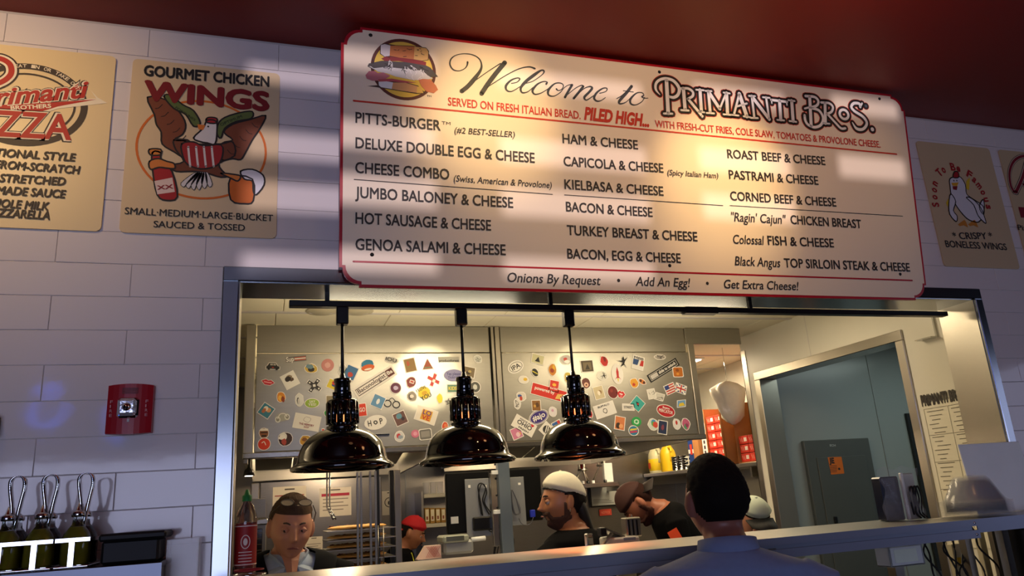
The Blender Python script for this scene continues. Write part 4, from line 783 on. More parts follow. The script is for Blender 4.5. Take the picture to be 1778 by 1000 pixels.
# ================================================================= PASS SHELF
SZ = 1.487; SY0, SY1 = -.258, .128
sh = thing('pass_shelf', 'long stainless pass-through shelf with a channelled front edge', 'shelf', (1.1, 0, SZ-.02))
XE = 2.325
part('shelf_top', MB().box(FX0+.006, XE, SY0, SY1, SZ-.004, SZ, SHELFM), sh)
part('front_flange', MB().box(OX0+.0, XE-.004, SY0-.004, SY0, SZ-.021, SZ+.0005, FASCIA), sh)
part('channel', MB().box(OX0, XE-.03, SY0+.006, SY0+.009, SZ-.036, SZ-.019, FASCIA), sh)
part('lower_rail', MB().box(OX0, XE-.01, SY0-.004, SY0, SZ-.060, SZ-.034, FASCIA), sh)
part('rear_flange', MB().box(FX0+.01, XE, SY1-.004, SY1, SZ-.03, SZ, SHELFM), sh)
for dz in (.011, .048): 
    q = Vector((XE-.025, SY0-.004, SZ-dz)); m = MB(); m.lathe((0, 0, 0), [(0, .003), (.003, .0026), (.0045, 0)], CHROME, 10, T=Matrix.Translation(q) @ Matrix.Rotation(PI/2, 4, 'X')); part('rivet', m, sh)
part('bracket', MB().box(1.47, 1.50, SY0+.0, SY1, SZ-.06, SZ-.03, STEEL), sh)
for x in (.35, 1.45, 2.25): part('post', MB().box(x-.02, x+.02, .06, .10, SILL, SZ-.03, STEEL), sh)
# side counter section beyond the shelf end
sc = thing('side_shelf', 'short pale steel shelf section carrying the clear bowls', 'shelf', (2.62, 0, SZ-.03))
part('shelf_top', MB().box(XE+.004, 3.3, -.24, -.02, SZ-.006, SZ-.001, SHELFM), sc)
part('front_flange', MB().box(XE+.004, 3.3, -.244, -.24, SZ-.045, SZ, FASCIA), sc)
part('post', MB().box(2.47, 2.50, -.05, -.02, SILL+.001, SZ-.045, STEEL), sc)
part('post', MB().box(2.54, 2.57, -.15, -.12, SILL+.001, SZ-.006, STEEL), sc)
m = MB(); m.box(2.60, 3.1, -.22, -.05, SZ-.36, SZ-.05, BLACK, b=.006); single('black_cabinet', m, 'black equipment box below the clear bowls at the right', 'box')
# sill of the opening under the shelf
struct('trim_2', MB().box(OX0, OX1, -.03, WT+.03, SILL-.03, SILL, SHELFM))
# white board and clear bowls
c0 = at(1655, 772, .0); c1 = at(1757, 762, .0)
m = MB(); z0 = SZ
T = Matrix.Translation((c0.x, -.045, SZ)) @ Matrix.Rotation(math.radians(-5), 4, 'X')
m.box(0, c1.x-c0.x+.008, 0, .006, 0, c0.z-SZ, mat('white_cutting_board', '#f1f5ee', .4), b=.002, T=T); single('white_board', m, 'white plastic board leaning behind the clear bowls', 'board')
bx = at(1690, 860, -.12).x
BOWL = mat('thin_clear_plastic', '#c2c4c6', .10, 0, .03, 30, .3, alpha=.2)
n_b = 12; zb = SZ
for k in range(n_b):
    z = SZ+.0045*k+.001
    m = MB(); m.lathe((bx, -.12, z), [(.112, 0), (.1205, .001), (.1205, .0028), (.115, .0034), (.110, .004), (.100, .010), (.088, .03), (.076, .055), (.062, .082), (.050, .092), (.0, .094)], BOWL, 36)
    lab = 'topmost clear plastic bowl of the upturned stack' if k == n_b-1 else ('bottom clear plastic bowl, lying on the side shelf' if k == 0 else ['', 'second', 'third', 'fourth', 'fifth', 'sixth', 'seventh', 'eighth', 'ninth', 'tenth', 'eleventh', 'twelfth'][k]+' clear plastic bowl up from the side shelf, in the upturned stack')
    single('plastic_bowl', m, lab, 'bowl', 'upturned clear bowls stacked on the side shelf')
# wrapped order screen with its stand
q0, q1 = at(1530, 838, .0), at(1590, 905, .0)
ws = thing('wrapped_screen', 'order screen wrapped in clear plastic, seen from behind beside the bowls', 'screen', (q1.x-.05, 0, SZ))
part('screen_body', B(q0.x-.02, q0.x+.065, -.02, .03, SZ-.02+.022, q0.z+.02, mat('dark_blue_screen', '#10162c', .25), b=.005), ws)
part('mounting_plate', B(q0.x+.065, q0.x+.125, -.032, -.024, SZ+.002, q0.z+.028, mat('pale_metal_plate', '#a9a79a', .4, .3), b=.003), ws)
part('plate_edge', B(q0.x+.062, q0.x+.074, -.036, -.024, SZ+.002, q0.z+.03, WHITEPL, b=.002), ws)
m = MB(); r = random.Random(5); g = []
for i in range(7):
    row = []
    for j in range(9): row.append((q0.x-.045+.17*i/6+r.uniform(-.004, .004), -.045+.012*math.sin(i*1.7+j)+r.uniform(-.004, .004), SZ+.004+(q0.z+.045-SZ)*j/8+r.uniform(-.003, .003)+(.01*math.sin(i*2) if j == 8 else 0)))
    g.append(row)
m.add([p for row in g for p in row], [(i*9+j, i*9+j+1, (i+1)*9+j+1, (i+1)*9+j) for i in range(6) for j in range(8)], mat('crumpled_clear_film', '#e6e6e0', .08, 0, 0, 30, .4, alpha=.16), True)
part('plastic_wrap', m, ws)
def cable(name, pts, r_, label, parent=None, mm=RUB, cat='cable', group=None):
    m = MB(); m.tube([p[:3] for p in smoothpts([tuple(p) for p in pts], 6)], r_, mm, 6)
    return part(name, m, parent) if parent else single(name, m, label, cat, group)
x0, zt = q0.x+.085, q0.z-.02
for k, dx in enumerate((0, .016, .028)):
    cable('cable', [(x0+dx, -.04, zt-.10), (x0+dx-.008, -.045, zt-.03), (x0+dx+.006, -.046, zt), (x0+dx+.016, -.045, zt-.04), (x0+dx+.002, -.048, zt-.09), (x0+dx+.02, -.05, SZ+.006)], .0032, None, ws)
# white cradle fixed below the shelf
w0, w1 = at(1524, 950, -.02), at(1588, 978, -.02)
wc = thing('white_cradle', 'white plastic cradle hanging under the shelf at the right', 'holder', ((w0.x+w1.x)/2, -.02, w1.z))
part('tray', MB().box(w0.x, w1.x, -.07, .0, w1.z, w1.z+.008, WHITEPL, b=.003).box(w0.x, w1.x-.004, -.07, -.062, w1.z, w0.z, WHITEPL, b=.003).box(w0.x, w0.x+.008, -.07, .0, w1.z, w0.z, WHITEPL, b=.003), wc)
part('recess', B(w0.x+.02, w1.x-.03, -.0715, -.069, w1.z+.014, w0.z-.010, mat('pale_green_white', '#e6ecd6', .4)), wc)
part('arm', B(w1.x-.008, w1.x+.002, -.07, .0, w1.z, SZ-.006, GREYPL, b=.002), wc)
for k in range(9):
    r = random.Random(k+3); xx = at(1598+k*11, 950, .0).x
    cable('hanging_cable', [(xx, -.01+.02*math.sin(k), SZ-.008), (xx+r.uniform(-.04, .05), -.03, SZ-.06), (xx+r.uniform(-.05, .07), -.02, SZ-.12), (xx+r.uniform(-.05, .08), -.04, SZ-.2), (xx+r.uniform(-.02, .1), -.04, SZ-.3)], .0035,
          'black cable hanging in the tangle under the side shelf', group='black cables under the side shelf')
q = at(1558, 970, .0); q = at(1597, 969, .0); single('red_plug', MB().box(q.x-.012, q.x+.008, -.012, 0, q.z-.004, q.z+.004, K('#b3202a'), b=.002), 'small red connector under the shelf end', 'plug')
# beige carton and paper under the right end
for (x0p, x1p, yt, yb, lab) in ((1697, 1723, 918, 988, 'beige paper panel under the right end of the shelf'), (1652, 1678, 945, 998, 'white paper bag with a yellow print under the shelf')):
    a, b_ = at(x0p, yt, .10), at(x1p, yb, .10)
    t = thing('paper_carton', lab, 'carton', ((a.x+b_.x)/2, .1, SILL+.001)); part('body', B(a.x, b_.x, .10, .125, SILL+.001, a.z, mat('beige_paper', '#b5ab90', .7), b=.002), t)
    if x0p == 1652: part('print', B(a.x+.012, b_.x-.01, .0985, .10, a.z-.08, a.z-.05, K('#c8a02c')), t, 'yellow printed patch')

# ================================================================= MENU LIST, ELECTRICAL PANEL, HOOK
ms = thing('menu_list', 'white paper menu list with columns of small print on the right kitchen wall', 'menu', (XW-.003, .52, 1.5))
p0, p1 = atx(1607, 700, XW), atx(1655, 700, XW); zt = p0.z; y_a = p0.y+.02; y_b = .20
part('sheet', B(XW-.004, XW-.001, y_b, y_a, 1.30, zt, mat('white_paper', '#cfcab8', .7)), ms)
MP = Plane((XW-.0042, y_a, 0), (0, -1, 0), (0, 0, 1))
W_ = y_a-y_b
m = MB()
for c in range(3):
    u0 = .012+c*.145; stroke(m, MP, [(u0-.006, zt-.03), (u0-.006, 1.32)], .0015, DARK, px=False, sm=False, round_=False)
    for s_ in range(4): stroke(m, MP, [(u0-.006, zt-.03-.13*s_), (u0+.135, zt-.03-.13*s_)], .0015, DARK, px=False, sm=False, round_=False)
    for k in range(22):
        z = zt-.045-k*.021; stroke(m, MP, [(u0+.01+.01*(k % 3), z), (u0+.11-.014*(k % 4), z)], .0035, K('#6a655a'), px=False, sm=False, round_=False)
part('print', m, ms)
m = MB(); 
write(m, MP, 'PRIMANTI BROS', (.0, zt-.012), (.26, zt-.012), .052, DARK, .0008, px=False, offset=.055); write(m, MP, 'PRIMANTI BROS', (.0, zt-.012), (.26, zt-.012), .052, K('#e8e4d8'), .0014, px=False, offset=0); part('heading', m, ms, 'outlined heading lettering')
e0, e1 = at(1390, 766, CB-.105), at(1503, 763, CB-.105)
ep = thing('electrical_panel', 'tall grey electrical panel with an orange sticker, seen through the doorway', 'electrical panel', ((e0.x+e1.x)/2, CB-.12, 0.9))
EG = mat('dark_grey_panel', '#4c504e', .4)
part('cover', B(e0.x, e1.x, CB-.135, CB-.104, .9, e0.z, EG, b=.004), ep)
part('door', B(e0.x+.08, e1.x-.06, CB-.142, CB-.134, .98, e0.z-.115, EG, b=.003), ep)
q = at(1450, 902, CB-.14); part('latch', B(q.x-.012, q.x+.012, CB-.152, CB-.141, q.z-.03, q.z+.02, BLACK, b=.003), ep)
EP = Plane((0, CB-.1425, 0), (1, 0, 0), (0, 0, 1))
m = MB(); poly(m, EP, [(1437, 794), (1461, 793), (1466, 822), (1443, 824)], K('#c8641a'), .0005); write(m, EP, 'JE', (1440, 804), (1449, 804), .035, DARK, .001, offset=.05)
for k in range(5): stroke(m, EP, [(1441, 809+k*2.6), (1453, 808.5+k*2.6)], .003, DARK, .001, sm=False, round_=False)
disc(m, EP, *EP.uv(1457, 814), .01, .008, DARK, .001); part('orange_sticker', m, ep, 'orange inspection sticker')
EP2 = Plane((0, CB-.1355, 0), (1, 0, 0), (0, 0, 1)); m = MB(); write(m, EP2, 'ECH', (1441, 775), (1451, 775), .014, K('#b8bcb8'), .0008); part('nameplate', m, ep)
a, b_ = at(1571, 718, CB-.11), at(1600, 718, CB-.11)
single('wall_cover', B(a.x, a.x+.16, CB-.125, CB-.105, 1.0, a.z, mat('near_black_panel', '#222423', .4)), 'narrow dark panel at the right of the corridor wall', 'panel')
h = atx(1612, 572, XW)
hk = thing('clear_sign_holder', 'empty clear plastic holder high on the right kitchen wall', 'sign holder', (XW-.01, h.y, h.z-.05))
part('frame', MB().box(XW-.012, XW-.002, h.y-.05, h.y-.042, h.z-.045, h.z+.06, mat('cloudy_clear_plastic', '#b9b7aa', .2, alpha=.6)).box(XW-.05, XW-.002, h.y-.05, h.y+.05, h.z-.05, h.z-.045, MATS['cloudy_clear_plastic']), hk)

# ================================================================= FIRE STROBE
s0, s1 = at(190, 672, 0), at(265, 752, 0)
cx, cz = (s0.x+s1.x)/2, (s0.z+s1.z)/2; hw, hh = (s1.x-s0.x)/2, (s0.z-s1.z)/2
fs = thing('fire_strobe', 'red wall mounted fire alarm strobe on the white tiles', 'fire alarm', (cx, 0, cz-hh))
FRD = mat('fire_red_plastic', '#a01622', .32)
m = MB(); n = 9; vv = []; 
for side in (0, 1):
    for j in (0, 1):
        for i in range(n):
            f = i/(n-1)*2-1; d = -.022-.012*(1-f*f) if side else -.0
            z = cz+(hh*(1+.05*(1-f*f)) if j else -hh*(1+.05*(1-f*f))); z *= 1
            vv.append((cx+hw*f*(.97 if side else 1), d, z))
ff = []
for i in range(n-1):
    b0, b1, f0, f1 = i, n+i, 2*n+i, 3*n+i
    ff += [(f0, f0+1, f1+1, f1), (b0, b1, b1+1, b0+1), (b1, f1, f1+1, b1+1), (b0, b0+1, f0+1, f0)]
ff += [(0, n, 3*n, 2*n), (n-1, 3*n-1, 4*n-1, 2*n-1)]
m.add(vv, ff, FRD); part('housing', m, fs)
m = MB(); m.box(cx-.030, cx+.024, -.040, -.026, cz-.026, cz+.030, CHROME, b=.007)
part('reflector', m, fs, 'silver strobe reflector')
m = MB(); m.box(cx-.027, cx+.021, -.058, -.038, cz-.022, cz+.026, mat('strobe_lens', '#cfd2d4', .08, .6, .3, 90, 1), b=.008)
m.lathe((0, 0, 0), [(.012, 0), (.012, .004), (.0, .008)], CHROME, 12, T=Matrix.Translation((cx-.003, -.058, cz+.002)) @ Matrix.Rotation(PI/2, 4, 'X')); part('lens', m, fs)
SPL = Plane((0, -.0345, 0), (1, 0, 0), (0, 0, 1))
for x, w2 in ((-.045, 1), (.044, 1)):
    m = MB()
    for i, ch in enumerate('FIRE'): write(m, Plane((0, -.0305, 0), (1, 0, 0), (0, 0, 1)), ch, (cx+x-.004, cz+.016-i*.0125), (cx+x+(.003 if ch != 'I' else -.001), cz+.016-i*.0125), .008, K('#c98a8a'), .0006, px=False)
    part('lettering', m, fs, 'lettering reading FIRE')
for k in range(5): part('grille_slot', B(cx-.02, cx+.02, -.036, -.0335, cz+.042+k*.0035, cz+.0435+k*.0035, mat('dark_red_slot', '#5a0d14', .5)), fs)
part('label_tab', B(cx-.003, cx+.003, -.0365, -.034, cz-.037, cz-.028, K('#c9c4c0')), fs)
# dark device at the very left edge
a = at(3, 722, -.0); single('wall_box', B(a.x-.10, a.x+.0, -.04, -.001, a.z-.06, a.z, mat('dark_grey_plastic', '#2a2a30', .4), b=.006), 'dark wall box cut off by the left edge, above the cruets', 'box')

# ================================================================= LEFT SERVICE COUNTER, CRUETS
CT = at(150, 985, -.22).z
lc = thing('service_counter', 'dark topped steel service counter under the tiled wall at the left', 'counter', (-.8, -.13, 0))
part('top', B(-1.6, -.235, -.235, -.016, CT-.014, CT, mat('dark_counter_top', '#0c0b0d', .25), b=.003), lc)
part('front_edge', B(-1.6, -.235, -.24, -.235, CT-.09, CT-.002, FASCIA), lc)
part('body', B(-1.6, -.24, -.23, -.018, 0, CT-.014, FRIDGE), lc)
OIL = mat('golden_oil', '#a89a28', .05, 0, 0, trans=.25, ior=1.4); VIN = mat('dark_vinegar', '#150705', .08)
CGL = mat('cruet_glass', '#dfe8e6', .03, 0, 0, trans=1)
DKB = mat('dark_bottle_liquid', '#120e08', .1)
def caddy(px, label):
    x = at(px, 930, -.12).x; y = -.125; z = CT
    t = thing('cruet_caddy', label, 'cruet set', (x, y, z), 'cruet caddies on the service counter')
    m = MB(); zt = z+.235
    zt = z+.226; pts = [(x+.004, y, z+.085), (x-.004, y, z+.15), (x-.012, y, zt-.03), (x-.011, y, zt-.008), (x+.004, y, zt), (x+.016, y, zt-.008), (x+.019, y, zt-.03), (x+.014, y, z+.16), (x+.006, y, z+.10)]
    P_ = smoothpts(pts, 5); vv = []
    for p in P_: vv += [(p[0]-.003, p[1]-.009, p[2]), (p[0]-.003, p[1]+.009, p[2]), (p[0]+.0035, p[1]+.009, p[2]), (p[0]+.0035, p[1]-.009, p[2])]
    ff = [(i*4+k, i*4+(k+1) % 4, (i+1)*4+(k+1) % 4, (i+1)*4+k) for i in range(len(P_)-1) for k in range(4)]
    m.add(vv, ff, CHROME, True); part('loop_handle', m, t)
    m = MB(); zs_ = z+.060
    for yy in (y-.078, y+.076): m.box(x-.036, x+.036, yy, yy+.0015, zs_, zs_+.009, CHROME)
    for xx in (x-.0375, x+.036): m.box(xx, xx+.0015, y-.077, y+.077, zs_, zs_+.009, CHROME)
    m.box(x-.007, x+.005, y-.0795, y-.078, z+.004, zs_+.009, CHROME).box(x-.002, x+.010, y-.002, y+.002, z+.004, z+.11, CHROME); part('strap_frame', m, t)
    part('base_tray', B(x-.038, x+.038, y-.078, y+.078, z+.0005, z+.005, CHROME, b=.002), t)
    for i, (dy, liq) in enumerate(((-.040, OIL), (.040, VIN))):
        bx_ = x; by = y+dy
        b = MB(); b.lathe((bx_, by, z+.006), [(.030, 0), (.034, .003), (.034, .058), (.028, .075), (.013, .095), (.011, .110), (.012, .114)], CGL, 8, cap=True); bo = part('bottle', b, t, 'glass bottle of golden oil' if i == 0 else 'glass bottle of dark vinegar')
        b = MB(); b.lathe((bx_, by, z+.009), [(.028, 0), (.031, .003), (.031, .054), (.026, .068), (.014, .084)], liq, 8, cap=True); o = part('liquid', b, bo)
        b = MB(); b.lathe((bx_, by, z+.118), [(.014, 0), (.016, .003), (.016, .011), (.011, .014), (.007, .016), (.0015, .034)], CHROME, 16, cap=True); part('stopper', b, bo)
caddy(20, 'leftmost glass oil and vinegar cruet caddy with a loop handle'); caddy(78, 'middle glass oil and vinegar cruet caddy with a loop handle'); caddy(140, 'rightmost glass oil and vinegar cruet caddy, beside the black tray')
a, b_ = at(182, 930, -.12), at(298, 925, -.12)
bt = thing('black_tray_box', 'low black plastic box with a lid, right of the cruet caddies', 'box', ((a.x+b_.x)/2, -.12, CT))
part('body', B(a.x+.006, b_.x-.02, -.19, -.05, CT+.0005, a.z-.012, RUB, b=.006), bt); part('lid', B(a.x, b_.x-.004, -.20, -.04, a.z-.014, a.z+.004, RUB, b=.005), bt)
a, b_ = at(292, 940, -.10), at(345, 985, -.10)
m = MB(); X0, X1, z0, z1 = a.x, b_.x, CT-.09, a.z+.004
single('acrylic_holder', MB().box(X0, X1, -.13, -.127, z0, z1, PLASTIC).box(X0, X1, -.04, -.037, z0, z1, PLASTIC).box(X0, X0+.003, -.13, -.037, z0, z1, PLASTIC).box(X1-.003, X1, -.13, -.037, z0, z1, PLASTIC).box(X0, X1, -.13, -.037, z0, z0+.003, PLASTIC), 'clear acrylic holder beside the steel surround', 'holder')

# assumed blue neon on the street wall; it shows as reflections in the tiles
nn = thing('assumed_neon_sign', 'assumed blue neon scribble sign on the wall behind the photographer', 'neon sign', (-2.1, -6.18, 2.5))
m = MB(); m.tube(smoothpts([(-2.25, -6.16, 3.02), (-2.05, -6.16, 3.08), (-2.12, -6.16, 2.9), (-2.2, -6.16, 2.72), (-2.0, -6.16, 2.62), (-1.88, -6.16, 2.8)], 6), .02, mat('blue_neon', '#2a66ff', .5, emit=14, noise=0), 8); part('tube', m, nn)
m = MB(); m.tube(smoothpts([(-1.55, -6.16, 2.72), (-1.42, -6.16, 2.78), (-1.5, -6.16, 2.6), (-1.36, -6.16, 2.5)], 6), .02, MATS['blue_neon'], 8); part('tube', m, nn)
part('backing', B(-2.4, -1.25, -6.195, -6.185, 2.4, 3.12, BLACK), nn)
# ================================================================= KITCHEN EQUIPMENT
def bxp(name, px0, py0, px1, py1, Y, dp, m_, label=None, cat=None, parent=None, b=.003, group=None):
    a, c = at(px0, py0, Y), at(px1, py1, Y); cx_ = at(px1, py0, Y); lo = at(px0, py1, Y)
    m = B((a.x+lo.x)/2, (c.x+cx_.x)/2, Y, Y+dp, (c.z+lo.z)/2, (a.z+cx_.z)/2, m_, b=b)
    return part(name, m, parent, label) if parent else single(name, m, label, cat, group)
# equipment stand behind the pass
SY_ = 1.40
EZ = at(885, 969, SY_).z; EZ2 = at(1060, 952, .40).z
es = thing('equipment_stand', 'steel equipment stand behind the pass shelf, mostly hidden', 'stand', (1.0, SY_, 0))
part('top', B(.72, 1.42, SY_-.20, SY_+.24, EZ-.03, EZ, STEELH, b=.003), es)
for x in (.75, 1.39): part('leg', B(x-.02, x+.02, SY_, SY_+.04, 0, EZ-.03, STEEL), es)
es2 = thing('narrow_stand', 'narrow steel stand under the kitchen scale, mostly hidden behind the pass', 'stand', (1.25, .4, 0))
part('top', B(1.06, 1.42, .32, .56, EZ2-.03, EZ2, STEELH, b=.003), es2)
for x in (1.09, 1.39): part('leg', B(x-.02, x+.02, .42, .46, 0, EZ2-.03, STEEL), es2)
# double screen mount
pz0 = at(875, 803, SY_); px_ = at(875, 870, SY_).x
pm = thing('screen_post', 'blue-grey steel post carrying the two order screens, seen from behind', 'post', (px_, SY_, EZ))
BG = mat('blue_grey_steel', '#7f8d98', .35, .7, .08, 8)
part('post', B(px_-.030, px_+.030, SY_-.03, SY_+.01, EZ, pz0.z, BG, b=.002), pm)
part('channel', B(px_-.065, px_-.036, SY_-.01, SY_+.02, EZ+.06, pz0.z-.05, STEEL, b=.002), pm)
for z in (1.83, 1.76, 1.68, 1.62): m = MB(); m.lathe((0, 0, 0), [(0, .004), (.005, .003), (.006, 0)], BLACK, 10, T=Matrix.Translation((px_-.039, SY_-.0105, z)) @ Matrix.Rotation(PI/2, 4, 'X')); part('bolt', m, pm)
for z in (1.79, 1.60): part('clamp', B(px_-.062, px_-.026, SY_-.025, SY_-.01, z-.010, z+.010, WHITEPL, b=.002), pm)
part('foot', B(px_-.03, px_+.03, SY_-.04, SY_+.02, EZ, EZ+.012, mat('brass_foot', '#b89a5a', .3, .8)), pm)
scs = thing('order_screen', 'left black order screen with a looped power cable on its back', 'screen', (at(812, 870, SY_).x, SY_, 1.54), 'order screens on the steel post')
bxp('screen_body', 775, 819, 852, 925, SY_+.065, .03, mat('matt_black_case', '#040404', .6, spec=.2), parent=scs, b=.006)
bxp('mounting_plate', 809, 831, 851, 932, SY_+.052, .004, GREYPL, parent=scs)
bxp('rating_label', 783, 897, 796, 909, SY_+.063, .002, K('#b9b9b4'), parent=scs, b=0)
for x in (815, 843): bxp('slot', x-2, 842, x+2, 847, SY_+.0505, .001, K('#e8e4d8'), parent=scs, b=0)
def loop(par, pts, r_=.0034, Y=SY_+.043, m_=RUB, nm='cable'):
    m = MB(); m.tube([tuple(p) for p in smoothpts([tuple(at(x, y, Y+dy)) for x, y, dy in pts], 6)], r_, m_, 6); part(nm, m, par)
loop(scs, [(838, 895, 0), (834, 870, 0), (830, 845, -.004), (836, 839, -.006), (843, 848, -.006), (838, 868, -.004), (845, 885, 0), (850, 893, 0)])
loop(scs, [(836, 893, 0), (831, 862, -.004), (835, 842, -.008), (841, 842, -.008), (845, 855, -.004), (841, 872, 0), (852, 890, 0)], .003)
bxp('power_brick', 822, 897, 856, 921, SY_+.02, .03, BLACK, parent=scs, b=.006)
sc2 = thing('order_screen', 'right black order screen with a coiled grey cable and a blue plug', 'screen', (at(912, 860, SY_).x, SY_, 1.54), 'order screens on the steel post')
bxp('screen_body', 884, 813, 941, 905, SY_+.065, .03, MATS['matt_black_case'], parent=sc2, b=.006)
bxp('mounting_plate', 886, 828, 912, 912, SY_+.052, .004, GREYPL, parent=sc2)
bxp('slot', 899.5, 838, 904, 842, SY_+.0505, .001, K('#e8e4d8'), parent=sc2, b=0)
for k in range(3): loop(sc2, [(888, 850, 0), (888+k, 875, -.003*k), (893+k, 892, -.004), (901+k, 892-k, -.004), (903-k, 882, -.004), (896, 865, 0), (889, 850, 0)], .0026, m_=mat('grey_cable', '#55565a', .5))
bxp('blue_plug', 921, 885, 930, 898, SY_+.045, .015, K('#1c2ca8'), 'bright blue cable plug', parent=sc2)
loop(sc2, [(901, 900, 0), (905, 908, 0), (913, 912, 0), (922, 908, 0), (926, 898, 0)], .002, m_=MATS['grey_cable'])
for k in range(10):
    r = random.Random(k+60); xs = 853+k*3.4
    a_ = at(xs, 905+r.uniform(0, 14), SY_+.04); m = MB(); e_ = at(xs+r.uniform(-8, 10), 950, SY_+.04)
    pts = [tuple(a_), (a_.x+r.uniform(-.03, .02), SY_+.03, a_.z-.03), (a_.x+r.uniform(-.02, .03), SY_+.02, a_.z-.06), (e_.x, SY_+.035, EZ+.004)]
    m.tube(smoothpts(pts, 5), .0028, RUB, 6); part('cable', m, pm)
pr = thing('receipt_printer', 'grey steel receipt printer under the left order screen', 'printer', (at(795, 950, SY_).x, SY_, EZ))
bxp('body', 771, 938, 823, 962, SY_-.03, .13, GREYPL, parent=pr, b=.012)
bxp('cover', 769, 929, 815, 942, SY_-.04, .14, mat('pale_grey_green_plastic', '#8f9484', .35), parent=pr, b=.008); bxp('window', 775, 931, 806, 939, SY_-.041, .002, mat('smoked_window', '#4a4d48', .15), parent=pr, b=0)
m = MB(); q = at(829, 936, SY_); m.tube([(q.x-.03, SY_, q.z), (q.x+.04, SY_, q.z+.002)], .011, WHITEPL, 12); part('paper_roll', m, pr)
# scale and till pieces at the right of the stand
scl = thing('kitchen_scale', 'angled steel scale and tray between the man in the mesh cap and the bearded man', 'scale', (at(1060, 935, .4).x, .4, EZ2))
a = at(1045, 921, .4)
def slope(px0, py0, px1, py1, Y, w_, th, m_, par, nm):
    p, q_ = at(px0, py0, Y), at(px1, py1, Y); m = MB(); n = Vector((0, 0, th)); o = Vector((0, w_, 0))
    m.add([p, q_, q_+o, p+o, p+n, q_+n, q_+o+n, p+o+n], [(0, 3, 2, 1), (4, 5, 6, 7), (0, 1, 5, 4), (1, 2, 6, 5), (2, 3, 7, 6), (3, 0, 4, 7)], m_); part(nm, m, par)
slope(1052, 920, 1086, 934, .40, .10, .008, STEELH, scl, 'platform'); slope(1046, 952, 1066, 926, .42, .02, .010, STEEL, scl, 'arm')
bxp('base', 1066, 932, 1112, 951, .38, .14, mat('white_grey_enamel', '#b9b9b0', .35), parent=scl, b=.006); bxp('display', 1083, 933, 1104, 938, .379, .002, K('#7d8a96'), parent=scl, b=0)
bxp('hinge', 1044, 916, 1054, 930, .40, .04, BLACK, parent=scl); bxp('column', 1088, 898, 1114, 932, .44, .05, STEEL, parent=scl, b=.004)
for k in range(3): bxp('slot', 1091+7*k, 902, 1094+7*k, 929, .438, .002, BLACK, parent=scl, b=0)
bxp('steel_cup', 1020, 926, 1031, 952, .38, .03, CHROME, 'small steel cup on the equipment stand', 'cup', b=.004)
# checked paper box
cb_ = thing('paper_tray', 'red checked paper food tray standing beside the printer', 'paper tray', (at(745, 960, SY_).x, SY_, EZ))
a, c = at(728, 950, SY_), at(766, 960, SY_); a2 = at(739, 948, SY_)
m = MB(); m.add([(a.x-.012, SY_, EZ+.03), (c.x+.0, SY_, EZ+.03), (c.x, SY_, a2.z), (a2.x, SY_, a2.z), (a.x-.012, SY_+.04, EZ+.03), (c.x, SY_+.04, EZ+.03), (c.x, SY_+.04, a2.z), (a2.x, SY_+.04, a2.z)], [(0, 1, 2, 3), (5, 4, 7, 6), (0, 3, 7, 4), (1, 5, 6, 2), (3, 2, 6, 7), (0, 4, 5, 1)], mat('pale_pink_card', '#d8b8a8', .7)); part('body', m, cb_)
m = MB(); PLc = Plane((0, SY_-.001, 0), (1, 0, 0), (0, 0, 1))
for k in range(6): stroke(m, PLc, [(a2.x+.008*k, EZ+.035), (a2.x+.03+.008*k, a2.z-.004)], .0022, K('#b8685a'), px=False, sm=False, round_=False); stroke(m, PLc, [(a2.x+.04+.006*k, EZ+.035), (a2.x+.005+.008*k, a2.z-.004)], .0022, K('#b8685a'), px=False, sm=False, round_=False)
part('checked_print', m, cb_)
part('support', B(a.x-.012, c.x, SY_-.02, SY_+.06, EZ+.0005, EZ+.03, STEEL), cb_)
# steel cooler with notices, built only as its thin front panel
CY_ = 3.0
fc = thing('steel_partition', 'tall steel partition panel with paper notices behind the man in the suit', 'cooler', (.36, CY_, 0))
a, c = at(464, 838, CY_), at(665, 828, CY_)
part('body', B(a.x-.045, c.x-.01, CY_, 3.05, 0, a.z+.005, FRIDGE, b=.005), fc); part('edge_trim', B(a.x-.10, a.x-.05, CY_-.03, 3.05, 0, a.z, STEEL, b=.004), fc)
def notice(px0, py0, px1, py1, Y, label, bar=None, n=4, title=None):
    a, c = at(px0, py0, Y), at(px1, py1, Y); t = thing('paper_notice', label, 'notice', ((a.x+c.x)/2, Y, c.z))
    part('sheet', B(a.x, c.x, Y-.002, Y-.0005, c.z, a.z, mat('notice_paper', '#d9d2c4', .6)), t); PL_ = Plane((0, Y-.0022, 0), (1, 0, 0), (0, 0, 1)); m = MB(); H_ = a.z-c.z; W2 = c.x-a.x
    if bar: stroke(m, PL_, [(a.x+.06*W2, a.z-.25*H_), (c.x-.06*W2, a.z-.25*H_)], bar[1], K(bar[0]), px=False, sm=False, round_=False)
    for k in range(n): stroke(m, PL_, [(a.x+.1*W2, a.z-(.4+.5*k/n)*H_), (c.x-(.1+.15*(k % 2))*W2, a.z-(.4+.5*k/n)*H_)], H_*.035, K('#8a8278'), px=False, sm=False, round_=False)
    stroke(m, PL_, [(a.x+.35*W2, a.z-.08*H_), (c.x-.35*W2, a.z-.08*H_)], H_*.04, K('#4a4540'), px=False, sm=False, round_=False); part('print', m, t); return t, PL_
notice(474, 846, 531, 905, CY_, 'white notice with a thin red line, above the suited man\'s head', ('#9a2a30', .006))
notice(555, 848, 610, 894, CY_, 'white notice with a thick crimson bar on the steel partition', ('#a81c3c', .018))
notice(530, 933, 560, 962, CY_, 'small white notice beside the suited man\'s collar')
BKY = 3.98
t_, PL_ = notice(663, 853, 690, 893, BKY-.0, 'pale notice with a black circle, between the steel posts', n=0)
